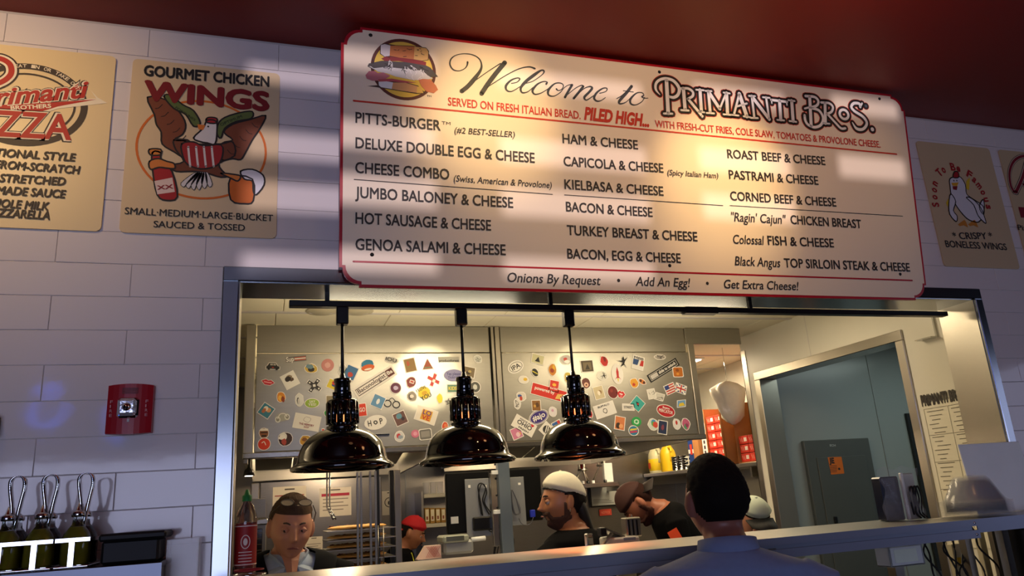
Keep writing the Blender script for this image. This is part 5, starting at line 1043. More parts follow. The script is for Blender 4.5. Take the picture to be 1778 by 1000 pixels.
m = MB(); u, v = PL_.uv(676, 872); ring(m, PL_, u, v, .036, .036, .006, DARK, .0006, n=24); disc(m, PL_, u, v-.004, .012, .016, DARK, .0006); part('circle_print', m, t_)
# glass-door steel reach-in at the far left
lo = thing('reach_in_oven', 'narrow steel oven with a dark glass door and yellow tag, left of the suited man', 'oven', (at(445, 940, 2.2).x, 2.2, 0))
a, c = at(426, 912, 2.2), at(463, 900, 2.2); part('body', B(a.x, c.x-.0, 2.2, 2.7, 0, a.z, FRIDGE, b=.004), lo)
bxp('glass_door', 438, 918, 455, 985, 2.19, .01, mat('dark_oven_glass', '#14110f', .12), parent=lo)
bxp('yellow_tag', 428, 915, 439, 928, 2.185, .004, K('#c9b02a'), 'yellow tag', parent=lo)
bxp('door_handle', 431.5, 916, 433.5, 985, 2.17, .015, CHROME, parent=lo, b=.002)
bxp('cover', 425, 902, 465, 911, 2.15, .5, STEELH, parent=lo); bxp('drawer', 426, 866, 462, 900, 2.62, .05, FRIDGE, parent=lo)
for k in range(5): bxp('rack_line', 439, 925+10*k, 454, 926+10*k, 2.187, .002, K('#4a3a2a'), parent=lo, b=0)
# sauce bottle
sb = thing('sauce_bottle', 'red hot sauce bottle with a green cap at the left end of the pass', 'bottle', (at(413, 960, .10).x+.0, .10, SZ))
q = at(413, 930, .08); X = q.x+.022; zt = at(413, 852, .08).z
k_ = (zt-SZ)/.26
cl = mat('clear_bottle_plastic', '#b8a898', .08, 0, 0, trans=.9); rs_ = mat('red_chilli_sauce', '#b8260c', .25)
m = MB(); m.lathe((X, .08, SZ), [(.0, .002), (.027, .002), (.030, .01*k_), (.030, .165*k_), (.028, .185*k_), (.019, .212*k_), (.012, .222*k_), (.012, .23*k_)], cl, 24); part('bottle', m, sb)
m = MB(); m.lathe((X, .08, SZ), [(.0, .006), (.026, .006), (.028, .014*k_), (.028, .16*k_), (.0, .162*k_)], rs_, 24); part('sauce', m, sb)
m = MB(); m.lathe((X, .08, SZ), [(.0305, .035*k_), (.0307, .036*k_), (.0307, .155*k_), (.0305, .156*k_)], K('#9c1c1a'), 24); part('label_band', m, sb)
m = MB(); m.lathe((X, .08, SZ), [(.0312, .037*k_), (.0312, .040*k_)], K('#e4cfc0'), 24); m.lathe((X, .08, SZ), [(.0312, .150*k_), (.0312, .153*k_)], K('#e4cfc0'), 24)
RP = Plane((X, .0485, 0), (1, 0, 0), (0, 0, 1)); ring(m, RP, 0, SZ+.105*k_, .012, .018, .0022, K('#e4cfc0'), 0); disc(m, RP, 0, SZ+.105*k_, .006, .010, K('#e4cfc0'), 0)
for j in range(4): stroke(m, RP, [(-.018, SZ+(.075-.009*j)*k_), (.018, SZ+(.075-.009*j)*k_)], .002, K('#e4cfc0'), 0, px=False, sm=False, round_=False)
part('label_print', m, sb)
m = MB(); m.lathe((X, .08, SZ), [(.0135, .226*k_), (.0135, .243*k_), (.009, .246*k_), (.004, .262*k_), (.0, .262*k_)], K('#1d7a34'), 16); part('cap', m, sb, 'green cap')
cw_ = thing('wire_basket', 'red and chrome wire basket rim at the left end of the pass shelf', 'basket', (at(432, 994, -.0).x, -.05, SZ))
bx_ = at(432, 994, -.05).x
for k in range(3):
    m = MB(); R = .05-.006*k; m.tube([(bx_+R*math.cos(2*PI*i/20)*1.0, -.05+R*math.sin(2*PI*i/20), SZ+.003+.012*k) for i in range(21)], .0022, CHROME if k % 2 else K('#a8202a'), 6); part('wire_ring', m, cw_)
# flatbread rack with posts
RY = 2.05
rk = thing('bread_rack', 'open steel rack behind the suited man with five trays of flatbread', 'rack', (at(620, 960, RY).x, RY, 0))
z_hi = at(620, 822, RY).z
for px in (618, 624, 640, 649): x = at(px, 900, RY-.1).x; part('post', B(x-.006, x+.006, RY-.19, RY-.178, 0, z_hi, FRIDGE, b=.001), rk)
x = at(654, 900, RY-.1).x; part('post', B(x-.010, x+.010, RY-.15, RY-.13, 0, z_hi+.05, BLACK), rk)
bread = mat('toasted_flatbread', '#e8b468', .75, 0, .25, 60, .4); topm = mat('dark_red_topping', '#5a1c12', .6, 0, .4, 90, .4)
rr = random.Random(4)
for k, (py, xl) in enumerate(((916, 568), (932, 567), (948, 567), (965, 577), (981, 608))):
    a, c = at(xl, py, RY), at(671, py-3, RY)
    part('wire_shelf', B(a.x-.01, c.x+.03, RY-.16, RY+.18, a.z-.022, a.z-.018, STEEL), rk)
    t = thing('flatbread', ['topmost', 'second', 'third', 'fourth', 'lowest'][k]+' flatbread with dark toppings on the steel rack', 'flatbread', ((a.x+c.x)/2, RY, a.z-.018), 'flatbreads on the rack')
    m = MB(); n = 14; rings = []
    for i in range(n+1):
        f = i/n; xx = a.x+(c.x-a.x)*f; e = math.sin(PI*min(1, max(0, f)))**.25 if 0 < f < 1 else .05
        rings.append([(xx, RY+.13*e*math.cos(2*PI*j/10), a.z-.006+(.010+rr.uniform(-.001, .002))*e*math.sin(2*PI*j/10)) for j in range(10)])
    m.loft(rings, bread); part('crust', m, t)
    m = MB()
    for i in range(16):
        xx = a.x+.02+(c.x-a.x-.04)*rr.random(); yy = RY-.03+.11*rr.random(); s_ = rr.uniform(.006, .014)
        m.lathe((xx, yy, a.z-.001), [(s_, 0), (s_*.8, .006), (0, .008)], topm, 6)
    part('topping', m, t, kind='stuff')
for px in (657, 666): x = at(px, 940, RY-.18).x; m = MB(); m.tube([(x, RY-.18, at(px, 912, RY-.18).z), (x, RY-.18, at(px, 980, RY-.18).z)], .003, STEEL, 6); part('guard_wire', m, rk)
# columns between the hoods
for nm, x0p, x1p, m_, lab in (('dark_post', 678, 685, BLACK, 'dark post below the hood, left of the red cap'), ('steel_post', 686, 697, STEEL, 'bright steel post below the hood, left of the red cap')):
    a, c = at(x0p, 900, 2.75), at(x1p, 900, 2.75); single(nm, B(a.x, c.x, 2.75, 2.79, 0, HZ0-.06, m_, b=.003), lab, 'post')
# tongs hanging from the hood
hx = at(570, 830, 1.78).x; zt = at(570, 822, 1.78).z
tg = thing('hanging_tongs', 'steel tongs hanging from the hood in front of the crimson barred notice', 'tongs', (hx, 1.78, at(575, 903, 1.78).z))
for dx in (-.007, .007):
    m = MB(); z1 = at(570, 880, 1.78).z; m.tube([(hx+dx, 1.79, HZ0-.012), (hx+dx, 1.78, zt), (hx+dx, 1.78, z1), (hx+dx+.014, 1.775, z1-.03), (hx+dx+.032, 1.77, z1-.065)], .0045, CHROME, 6); part('arm', m, tg)
for k in range(4): m = MB(); m.lathe((hx+.002+.008*k, 1.776, z1-.008-.016*k), [(0, -.007), (.010, -.004), (.010, .004), (0, .007)], CHROME, 8); part('link', m, tg)
# rear wall shelves
ws1 = thing('wall_shelf', 'double white-edged wall shelf behind the left order screen', 'shelf', (at(756, 880, 3.7).x, 3.7, 1.6))
for y in (858, 910):
    a, c = at(736, y, 3.7), at(800, y, 3.7); part('board', B(a.x, c.x+.05, 3.7, 3.98, a.z-.03, a.z, mat('pale_shelf_board', '#bdb9a4', .4), b=.003), ws1)
a, c = at(730, 855, 3.72), at(736, 920, 3.72); part('side_rail', B(a.x, c.x, 3.70, 3.98, c.z-.25, a.z, FRIDGE), ws1)
zs = at(736, 910, 3.7).z; zs2 = at(736, 858, 3.7).z
for k in range(5):
    a = at(737+9.4*k, 882, 3.72); c = at(745.4+9.4*k, 882, 3.72)
    t = thing('spice_box', ['leftmost', 'second', 'middle', 'fourth', 'rightmost'][k]+' amber edged spice box on the lower wall shelf', 'box', ((a.x+c.x)/2, 3.74, zs), 'spice boxes on the lower wall shelf')
    part('body', B(a.x, c.x, 3.72, 3.82, zs+.001, a.z, mat('amber_box', '#9a7228', .5), b=.003), t); part('label_face', B(a.x+.006, c.x-.006, 3.716, 3.72, zs+.02, a.z-.012, K('#dcd3b0')), t, 'cream label'); part('print', B(a.x+.012, c.x-.014, 3.714, 3.7165, zs+.03, zs+.055, K('#8a4a2a')), t)
for k in range(3):
    q = at(741+12*k, 850, 3.76); m = MB(); m.lathe((q.x, 3.78, zs2+.001), [(.020, 0), (.023, .002), (.027, .09), (.025, .09), (.021, .006), (0, .004)], PLASTIC, 16); single('plastic_container', m, ['left', 'middle', 'right'][k]+' clear container on the upper wall shelf', 'container', 'clear containers on the upper wall shelf')
ws2 = thing('wall_shelf', 'small steel wall shelf right of the mesh cap holding metal presses', 'shelf', (at(1038, 840, 3.6).x, 3.6, 1.7))
a, c = at(1000, 841, 3.6), at(1075, 838, 3.6); zs3 = a.z
part('board', B(a.x, c.x, 3.6, 3.98, zs3-.035, zs3, STEELH, b=.004), ws2)
for k in range(2): x = a.x+.08+.35*k; part('bracket', B(x, x+.02, 3.62, 3.98, zs3-.07, zs3-.035, STEEL), ws2)
def press(px, s_, red, label):
    x = at(px, 830, 3.75).x; t = thing('steel_press', label, 'kitchen tool', (x, 3.75, zs3+.001), 'steel presses on the small wall shelf')
    for i in range(3):
        a_ = 2*PI*i/3+.5; m = MB(); m.tube([(x+.10*s_*math.cos(a_), 3.77+.10*s_*math.sin(a_), zs3+.004), (x+.035*s_*math.cos(a_), 3.77+.035*s_*math.sin(a_), zs3+.12*s_), (x+.03*s_*math.cos(a_), 3.77+.03*s_*math.sin(a_), zs3+.26*s_)], .007, STEEL, 6); part('leg', m, t)
    m = MB(); m.lathe((x, 3.77, zs3+.13*s_), [(.02, 0), (.05*s_, .004), (.05*s_, .02), (.02, .025)], STEEL, 16, cap=True); part('collar', m, t)
    m = MB(); m.lathe((x, 3.77, zs3+.15*s_), [(.014, 0), (.014, .10*s_), (.028 if red else .04, .10*s_), (.026, .14*s_), (0, .145*s_)], K('#c8281e') if red else STEEL, 12, cap=True); part('knob', m, t, 'red knob' if red else None)
    if not red: part('label_block', B(x-.04, x+.04, 3.66, 3.70, zs3+.002, zs3+.16, WHITEPL, b=.004), t)
press(1014, .82, True, 'small steel press with a red knob on the wall shelf'); press(1050, 1.05, False, 'larger steel press with a white block on the wall shelf')
for k in range(5):
    q = at(1003+9*k+(12 if k > 3 else 0), 836, 3.63); m = MB(); m.lathe((q.x, 3.63, zs3+.001), [(.014, 0), (.014, .022), (0, .024)], WHITEPL if k % 2 else BLACK, 10); single('spice_jar', m, 'small '+['black', 'white', 'black', 'white', 'black'][k]+' jar, '+['leftmost', 'second', 'middle', 'fourth', 'rightmost'][k]+' on the steel wall shelf edge', 'jar', 'small jars along the steel wall shelf')
dh = thing('document_frame', 'black framed sheet in a wall pocket below the steel wall shelf', 'frame', (at(1050, 860, 3.9).x, 3.95, 1.5))
bxp('frame', 1024, 845, 1075.5, 879.5, 3.95, .02, BLACK, parent=dh); bxp('sheet', 1027, 846, 1073, 877, 3.945, .004, mat('frosted_sheet', '#9fa199', .3), parent=dh, b=0)
m = MB(); PLd = Plane((0, 3.9445, 0), (1, 0, 0), (0, 0, 1))
for k in range(3): stroke(m, PLd, [(1030, 868+2.6*k), (1058+4*k, 867+2.6*k)], .006, K('#6e7068'), .0005, sm=False, round_=False)
part('print', m, dh)
rl = thing('red_wall_label', 'small red label below the framed sheet on the steel wall', 'label', (at(1051, 890, 3.97).x, 3.97, 1.4)); bxp('plate', 1041, 884, 1062, 895, 3.965, .006, K('#b83a26'), parent=rl, b=.001)
m = MB(); write(m, Plane((0, 3.9645, 0), (1, 0, 0), (0, 0, 1)), 'NOTICE', (1044, 892), (1059, 891), .02, K('#d8886a'), .0005); part('lettering', m, rl)
for px in (704, 1176): a = at(px, 880, 3.985); part('panel_seam', B(a.x, a.x+.008, 3.975, 3.985, 0, 2.3, GREYPL), bpy.data.objects['wall_kitchen_back'])
# ================================================================= STOCK SHELF ALONG THE RECESS
XS = 3.25; zS = 1.802
ss = thing('stock_shelf', 'long steel stock shelf running to the back of the kitchen', 'shelf', (3.45, 3.1, zS-.03))
part('board', B(XS, 3.745, CY+.01, 3.97, zS-.03, zS, STEEL, b=.003), ss)
for y in (2.4, 3.2, 3.9): part('bracket', B(XS+.05, 3.745, y, y+.02, zS-.10, zS-.03, STEEL), ss)
def Ys(px): return 3936/(px-459)-2.35
def jug(px0, px1, cm, lab, full, handle):
    y0, y1 = Ys(px1), Ys(px0); ht = min(y1, 3.93); cy = (y0+y1)/2; cy = min(cy, 3.85); x = XS+.08; r_ = .07
    t = thing('plastic_jug', lab, 'jug', (x, cy, zS)); m = MB()
    m.lathe((x, cy, zS+.001), [(0, 0), (r_*.95, .0), (r_, .01), (r_, .14), (r_*.9, .17), (r_*.5, .22), (.025, .24), (.022, .262)], cm, 20, sx=1, sy=1.0); part('body', m, t)
    m = MB(); m.lathe((x, cy, zS+.001), [(.026, .255), (.026, .28), (0, .282)], K('#e8e4d8') if full else K('#d8c02a'), 14); part('cap', m, t)
    if full: m = MB(); m.lathe((x, cy, zS+.001), [(r_+.001, .02), (r_+.002, .021), (r_+.002, .12), (r_+.001, .121)], K('#e8c41c'), 20); part('label_band', m, t, 'yellow label'); part('print', B(x-r_-.004, x-r_-.002, cy-.02, cy+.02, zS+.04, zS+.09, K('#c84a1e')), t)
    m = MB(); m.tube(smoothpts([(x-.01, cy-r_*.6, zS+.20), (x-.01, cy-r_*1.15, zS+.19), (x-.01, cy-r_*1.2, zS+.13), (x-.01, cy-r_*.95, zS+.09)], 5), .011, cm, 8); part('handle', m, t)
jug(1080, 1104, mat('milky_plastic', '#d8d2a8', .35), 'milky jug with a yellow label at the far end of the stock shelf', True, True)
jug(1104, 1130, mat('yellow_plastic', '#d8b018', .4), 'bright yellow jug with a handle on the stock shelf', False, True)
for k in range(3):
    for j in range(6):
        cy = 3.44-.085*k; x = XS+.045; m = MB(); m.lathe((x, cy, zS+.001+.019*j), [(.036, 0), (.040, .016), (.042, .018), (.039, .018), (.034, .004), (0, .004)], CHROME, 14)
        single('foil_cup', m, ['lowest', 'second', 'third', 'fourth', 'fifth', 'topmost'][j]+' foil cup of the '+['far', 'middle', 'near'][k]+' stack beside the yellow jug', 'foil cup', 'stacked foil cups on the stock shelf')
def carton(y0, y1, x0, x1, h, m_, lab, name='carton', deco=None):
    t = thing(name, lab, 'carton', ((x0+x1)/2, (y0+y1)/2, zS)); part('body', B(x0, x1, y0, y1, zS+.001, zS+h, m_, b=.002), t); return t
t = carton(3.165, 3.205, XS+.0, XS+.12, .10, mat('cream_carton', '#cfcbbd', .6), 'low white and black patterned carton beside the foil cups')
for k in range(3):
    for j in range(3): part('print', B(XS-.002, XS+.0, 3.168+.012*k, 3.176+.012*k, zS+.012+.03*j, zS+.03+.03*j, K('#1c2430')), t)
for k in range(3):
    for j in range(3): part('print', B(XS+.006+.04*k, XS+.03+.04*k, 3.163, 3.165, zS+.012+.03*j, zS+.03+.03*j, K('#1c2430')), t)
t = carton(3.08, 3.16, XS+.01, XS+.14, .235, K('#1c3a7a'), 'tall dark blue carton with a white band on the stock shelf'); part('white_band', B(XS+.009, XS+.141, 3.078, 3.161, zS+.12, zS+.15, K('#d8d6d0')), t); part('print', B(XS+.007, XS+.01, 3.10, 3.13, zS+.11, zS+.19, K('#c83a20')), t)
for k in range(3): part('print', B(XS+.02, XS+.12, 3.077, 3.079, zS+.02+.03*k, zS+.03+.03*k, K('#b8bcc8')), t)
t = carton(2.985, 3.07, XS+.0, XS+.20, .26, CARD, 'plain brown cardboard carton between the blue and white cartons')
t = carton(2.90, 2.975, XS+.03, XS+.25, .34, mat('white_carton', '#d9d0d0', .6), 'tall white carton beside the red packets')
for k in range(8): part('print', B(XS+.028, XS+.031, 2.93, 2.95, zS+.02+.04*k, zS+.045+.04*k, K('#2c2c34')), t)
def case(ya, yb, lab):
    t = thing('open_cardboard_case', lab, 'cardboard box', (XS+.12, (ya+yb)/2, zS)); e = .006; x0, x1, h = XS+.02, XS+.36, .44
    part('side', B(x0, x1, ya, ya+e, zS+.001, zS+h, CARD), t); part('side', B(x0, x1, yb-e, yb, zS+.001, zS+h, CARD), t); part('back', B(x1-e, x1, ya+e, yb-e, zS+.001, zS+h, CARD), t); part('bottom', B(x0, x1-e, ya+e, yb-e, zS+.001, zS+.006, CARD), t)
case(2.645, 2.89, 'brown cardboard case on its side holding the left red packets'); case(2.20, 2.50, 'brown cardboard case on its side holding the right red packets')
part('flap', MB().add([(XS+.02, 2.648, zS+.01), (XS+.02, 2.648, zS+.44), (XS-.07, 2.535, zS+.44), (XS-.07, 2.535, zS+.01), (XS+.024, 2.643, zS+.01), (XS+.024, 2.643, zS+.44), (XS-.066, 2.53, zS+.44), (XS-.066, 2.53, zS+.01)], [(0, 1, 2, 3), (7, 6, 5, 4), (0, 3, 7, 4), (1, 5, 6, 2), (0, 4, 5, 1), (3, 2, 6, 7)], CARD), [o for o in bpy.data.objects if o.name.startswith('open_cardboard_case')][0])
RPK = mat('red_packet', '#c8301c', .5, 0, .06, 20)
def packets(ya, n, rows, lab):
    for c in range(n):
        for j in range(rows):
            y0 = ya+c*.112; z0 = zS+.008+.062*j
            t = thing('red_packet', ['lowest', 'second', 'third', 'fourth', 'fifth', 'sixth'][j]+' red packet in the '+['near', 'far'][c]+' column of the '+lab+' case', 'packet', (XS+.06, y0+.05, z0), 'red packets in the cardboard cases')
            part('body', B(XS+.03, XS+.15, y0, y0+.108, z0, z0+.058, RPK, b=.002), t); part('white_logo', B(XS+.0285, XS+.0305, y0+.012, y0+.045, z0+.018, z0+.045, K('#e6d6cc')), t)
            m = MB(); stroke(m, Plane((XS+.0288, y0+.1, z0), (0, -1, 0), (0, 0, 1)), [(.01, .045), (.02, .015), (.03, .045), (.04, .015)], .005, K('#e6b8a8'), .0005, px=False, sm=False, round_=False); part('print', m, t)
packets(2.655, 2, 6, 'left'); packets(2.255, 2, 3, 'right')
# hanging plastic bag over the cases
bg = atx(1262, 690, XS-.06); m = MB(); rb = random.Random(2); rings = []
tp = at(1262, 662, bg.y); bt_ = at(1275, 736, bg.y)
for i, (f, r_) in enumerate(((0, .02), (.06, .09), (.18, .16), (.32, .15), (.5, .12), (.68, .11), (.82, .10), (.93, .06), (1, .02))):
    cxx = tp.x+(bt_.x-tp.x)*f*.6; zc = tp.z+(bt_.z-tp.z)*f
    rings.append([(cxx+r_*.85*math.cos(2*PI*j/24)*(1+.16*math.sin(5*j+i)), bg.y+.06*r_/.12*math.sin(2*PI*j/24)*(1+.15*math.cos(7*j+i)), zc+rb.uniform(-.006, .006)) for j in range(24)])
m.loft(rings, mat('white_plastic_bag', '#e2d8c8', .3, 0, .1, 30, .6, alpha=.9)); single('plastic_bag', m, 'crumpled white plastic bag hanging over the cardboard cases', 'plastic bag')
q = tp; m = MB(); m.tube([(q.x, bg.y, q.z-.01), (q.x, bg.y, KC-.01)], .003, CHROME, 6); single('hanging_wire', m, 'thin wire that carries the white plastic bag', 'wire')
# ceiling fixtures in view
def fixture(x, y, w_, d_, lab, e=9):
    t = thing('ceiling_light', lab, 'ceiling light', (x, y, KC-.03)); part('frame', B(x-w_/2-.02, x+w_/2+.02, y-d_/2-.02, y+d_/2+.02, KC-.012, KC-.001, WHITEPL), t)
    part('diffuser', B(x-w_/2, x+w_/2, y-d_/2, y+d_/2, KC-.018, KC-.012, mat('lit_diffuser', '#fff0d8', .5, emit=e)), t)
fixture(3.05, 2.95, .5, .18, 'bright ceiling light beyond the hood, above the stock shelf')
for px, py, lab in ((558, 541, 'left'), (622, 541, 'right')):
    q = atz(px, py, KC-.004); t = thing('ceiling_disc', 'round flat '+lab+' disc on the kitchen ceiling beside the first pendant cord', 'ceiling vent', (q.x, q.y, KC-.006), 'round discs on the kitchen ceiling')
    m = MB(); m.lathe((q.x, q.y, KC-.008), [(0, .001), (.055, .001), (.058, .003), (.075, .001), (.08, .006)], mat('disc_cream', '#a89f88', .5), 24); part('disc', m, t)
q = at(432, 822, 1.5); t = thing('small_spotlight', 'small black spotlight hanging at the far left under the hood', 'spotlight', (q.x, 2.0, q.z))
q = at(432, 826, 2.0); m = MB(); m.lathe((q.x, 2.0, q.z), [(.03, 0), (.022, .03), (.008, .045), (.006, .11)], BLACK, 14, cap=True); part('shade', m, t); m = MB(); m.lathe((q.x, 2.0, q.z-.004), [(.0, .0), (.02, .001), (.02, .006)], mat('spot_bulb', '#fff4e0', .5, emit=6), 12); part('bulb', m, t)
m = MB(); m.tube([(q.x, 2.0, q.z+.1), (q.x-.02, 2.0, q.z+.25)], .006, BLACK, 6); part('stem', m, t)
# ================================================================= PEOPLE
def remesh(name, mb, voxel, mats, parent, smooth=2, label=None):
    me = bpy.data.meshes.new(name); me.from_pydata([tuple(p) for p in mb.v], [], mb.f); me.update()
    bm = bmesh.new(); bm.from_mesh(me); bmesh.ops.recalc_face_normals(bm, faces=bm.faces); bm.to_mesh(me); bm.free()
    o = bpy.data.objects.new(name, me); COL.objects.link(o)
    md = o.modifiers.new('r', 'REMESH'); md.mode = 'VOXEL'; md.voxel_size = voxel; md.use_smooth_shade = True
    if smooth: s_ = o.modifiers.new('s', 'SMOOTH'); s_.factor = .5; s_.iterations = smooth
    dg = bpy.context.evaluated_depsgraph_get(); dg.update(); ev = o.evaluated_get(dg)
    nm = bpy.data.meshes.new_from_object(ev); o.modifiers.clear(); o.data = nm; bpy.data.meshes.remove(me); nm.name = name
    nm.materials.clear()
    for m_ in mats: nm.materials.append(m_)
    o.parent = parent; tag(o, label); return o
def gs(x, s): return math.exp(-(x/s)**2)
def head_pt(th, ph, k=None):
    st_, ct = math.sin(th), math.cos(th)
    dx, dy, dz = st_*math.sin(ph), -st_*math.cos(ph), ct
    x, y, z = .074*dx, .094*dy, .117*dz
    s = max(0, min(1, -z/.117)); s = s*s*(3-2*s)
    top = max(0, z/.117)
    x *= 1-.30*s+.03*top
    if dy < 0: y = -.090*abs(dy)**.82*(1-.04*top) if dy else 0
    if dy < 0 and z < 0: y *= 1-.0*s
    if dy > 0: y *= 1+.03*top-.42*s
    if dy < -.15:
        f = min(1, (-dy-.15)/.3)
        nz = 0
        if z < .03 and z > -.05: nz = .007+.024*max(0, min(1, (.02-z)/.045))
        nose = gs(x, .0095)*nz*(1 if z > -.028 else max(0, 1-(-.028-z)/.010))
        a = nose+gs(x, .018)*gs(z+.028, .008)*.006
        a += .005*gs(abs(x)-.028, .018)*gs(z-.026, .010)
        a -= .011*gs(abs(x)-.031, .015)*gs(z-.006, .012)
        a += .005*gs(abs(x)-.042, .016)*gs(z+.022, .018)
        a += .006*gs(x, .022)*gs(z+.055, .011)-.005*gs(x, .022)*gs(z+.056, .0028)
        a -= .004*gs(x, .02)*gs(z+.073, .006)
        a += .010*gs(x, .022)*gs(z+.092, .014)
        y -= a*f
    return Vector((x, y, z))
def head_mb(m, T, nth=56, nph=72):
    vv = [T @ head_pt(0, 0)]; ff = []
    for i in range(1, nth):
        for j in range(nph): vv.append(T @ head_pt(PI*i/nth, 2*PI*j/nph))
    vv.append(T @ head_pt(PI, 0)); L = len(vv)-1
    for j in range(nph): ff.append((0, 1+j, 1+(j+1) % nph)); ff.append((L, L-nph+(j+1) % nph, L-nph+j))
    for i in range(nth-2):
        for j in range(nph): a = 1+i*nph; b = a+nph; ff.append((a+j, b+j, b+(j+1) % nph, a+(j+1) % nph))
    m.add(vv, ff, None, True)
def shell(mask, off, T, mat_, nth=60, nph=84, wob=0, seed=1):
    """patch of the head surface pushed outwards where mask(x,y,z) > 0"""
    m = MB(); idx = {}; vv = []; ff = []; r = random.Random(seed)
    P = {}
    for i in range(0, nth+1):
        for j in range(nph):
            p = head_pt(PI*i/nth, 2*PI*j/nph); d = Vector((p.x/.0055, p.y/.0088, p.z/.0137)); d = Vector((p.x/.074**2, p.y/.094**2, p.z/.117**2)).normalized()
            k = mask(p.x, p.y, p.z); P[i, j] = (p, d, k)
    def V(i, j):
        j %= nph
        if (i, j) not in idx:
            p, d, k = P[i, j]; o = off*min(1, max(0, k))
            if wob: o += wob*(r.random()-.3)*min(1, max(0, k))
            idx[i, j] = len(vv); vv.append(T @ (p+d*(o+.0012)))
        return idx[i, j]
    for i in range(nth):
        for j in range(nph):
            if max(P[a, b % nph][2] for a, b in ((i, j), (i+1, j), (i, j+1), (i+1, j+1))) > 0: ff.append((V(i, j), V(i+1, j), V(i+1, j+1), V(i, j+1)))
    m.add(vv, ff, mat_, True); return m
def ell(cx, cy, cz, rx, ry, n=20, sq=1): return [(cx+rx*math.copysign(abs(math.cos(2*PI*k/n))**sq, math.cos(2*PI*k/n)), cy+ry*math.copysign(abs(math.sin(2*PI*k/n))**sq, math.sin(2*PI*k/n)), cz) for k in range(n)]
def hand(m, w, d, side, T):
    """palm and five fingers hanging from wrist w along direction d"""
    d = d.normalized(); sx = Vector((0, 1, 0)); sx = (sx-d*sx.dot(d)).normalized(); nrm = d.cross(sx)
    m.tube([T @ (w), T @ (w+d*.03), T @ (w+d*.06), T @ (w+d*.088)], [.024, .034, .038, .034], None, 10, flat=.5)
    for i, (o, L) in enumerate(((-.027, .070), (-.009, .080), (.010, .076), (.027, .060))):
        b = w+d*.08-sx*o; c = nrm*(side*.012)
        m.tube([T @ b, T @ (b+d*L*.45+c*.3), T @ (b+d*L*.8+c*1.0), T @ (b+d*L+c*1.8)], [.0092, .0088, .008, .006], None, 8)
    b = w+d*.03+sx*-.028; m.tube([T @ b, T @ (b+d*.03-sx*.022), T @ (b+d*.058-sx*.028)], [.012, .0105, .008], None, 8)
def person(label, px, py, Y, rel, pitch=0, headyaw=0, headroll=0, lean=0, sc=1.0, skin='#c48a68', shirt='#15161a', shirt_name='black_shirt', hair=None, cap=None, beard=None, eyes=True, trousers='#20242c', collar=False, jacket=None, voxel=.0055, arms='down', extras=None, grey=None, stubble=0, headoff=(0, 0, 0), sleeve='short', shw=.19, squint=6, capz=.040):
    tgt = at(px, py, Y); az = math.atan2(tgt.x, tgt.y-CAM.y); rz = math.radians(rel)-az
    SKIN = mat('skin_'+skin[1:], skin, .45, 0, .05, 30); SH = mat(shirt_name, shirt, .9, 0, .08, 60, .3, spec=.12)
    HC = Vector((0, -.02, 0))                       # head centre in body space, before placing; neck pivot at z -.09
    piv = Vector((0, .01, -.155))
    Th0 = Matrix.Translation(piv) @ Matrix.Rotation(math.radians(headyaw), 4, 'Z') @ Matrix.Rotation(math.radians(pitch), 4, 'X') @ Matrix.Rotation(math.radians(headroll), 4, 'Y') @ Matrix.Translation(Vector((0, -.03, .10))+Vector(headoff))
    # upper body leans about the hips (z = -.86)
    hip = Vector((0, .03, -.86)); L_ = Matrix.Translation(hip) @ Matrix.Rotation(math.radians(lean), 4, 'X') @ Matrix.Translation(-hip)
    S_ = Matrix.Scale(sc, 4); Rz = Matrix.Rotation(rz, 4, 'Z')
    hc = Rz @ (S_ @ (L_ @ (Th0 @ Vector())))
    base = Vector((tgt.x-hc.x, tgt.y-hc.y, 0)); zoff = tgt.z-hc.z
    t = thing('person', label, 'person', base, rz=rz)
    Z = Matrix.Translation((0, 0, zoff)) @ S_; U = Z @ L_; Hh = U @ Th0
    foot = -zoff/sc                                   # floor in body space
    body = MB(); head_mb(body, Hh)
    for s in (-1, 1):
        for (rx, ry, rz_, dx, dy, dz) in ((.010, .018, .032, .078, .012, .0), (.006, .012, .013, .076, .006, -.024)):
            E_ = Matrix.Translation((s*dx, dy, dz)) @ Matrix.Rotation(s*.35, 4, 'Z') @ Matrix.Rotation(-.15, 4, 'X')
            body.lathe((0, 0, 0), [(max(.0005, math.sin(PI*i/8)), -math.cos(PI*i/8)) for i in range(9)], None, 14, T=Hh @ E_ @ Matrix.Diagonal((rx, ry, rz_, 1)))
    nt = Th0 @ Vector((0, .018, -.04)); 
    body.tube([U @ nt, U @ (Th0 @ Vector((0, .022, -.085))), U @ Vector((0, .025, -.16)), U @ Vector((0, .03, -.24))], [.052*sc, .053*sc, .057*sc, .075*sc], None, 20)
    TR = [(-.165, .062, .058), (-.188, .115, .075), (-.212, shw*.84, .09), (-.27, shw*.95, .105), (-.40, .165, .115), (-.52, .150, .108), (-.64, .140, .100), (-.76, .158, .108), (-.86, .168, .112)]
    body.loft([[U @ Vector(p) for p in ell(0, .03, z, w_, d_)] for z, w_, d_ in TR], None)
    arm_pts = {}
    for s in (-1, 1):
        sh_ = Vector((s*(shw-.022), .03, -.258))
        if arms == 'down': el, wr_ = Vector((s*(shw+.035), .05, -.57)), Vector((s*(shw+.02), -.03, -.82))
        elif arms == 'fwd': el, wr_ = Vector((s*(shw+.02), .0, -.56)), Vector((s*.13, -.24, -.62))
        elif arms == 'reach': el, wr_ = Vector((s*(shw+.0), -.10, -.52)), Vector((s*.14, -.26, -.66))
        arm_pts[s] = (sh_, el, wr_)
        body.tube([U @ sh_, U @ (sh_*.5+el*.5), U @ el, U @ (el*.6+wr_*.4), U @ wr_], [.050*sc, .043*sc, .037*sc, .036*sc, .025*sc], None, 14)
        hand(body, wr_, wr_-el, s, U)
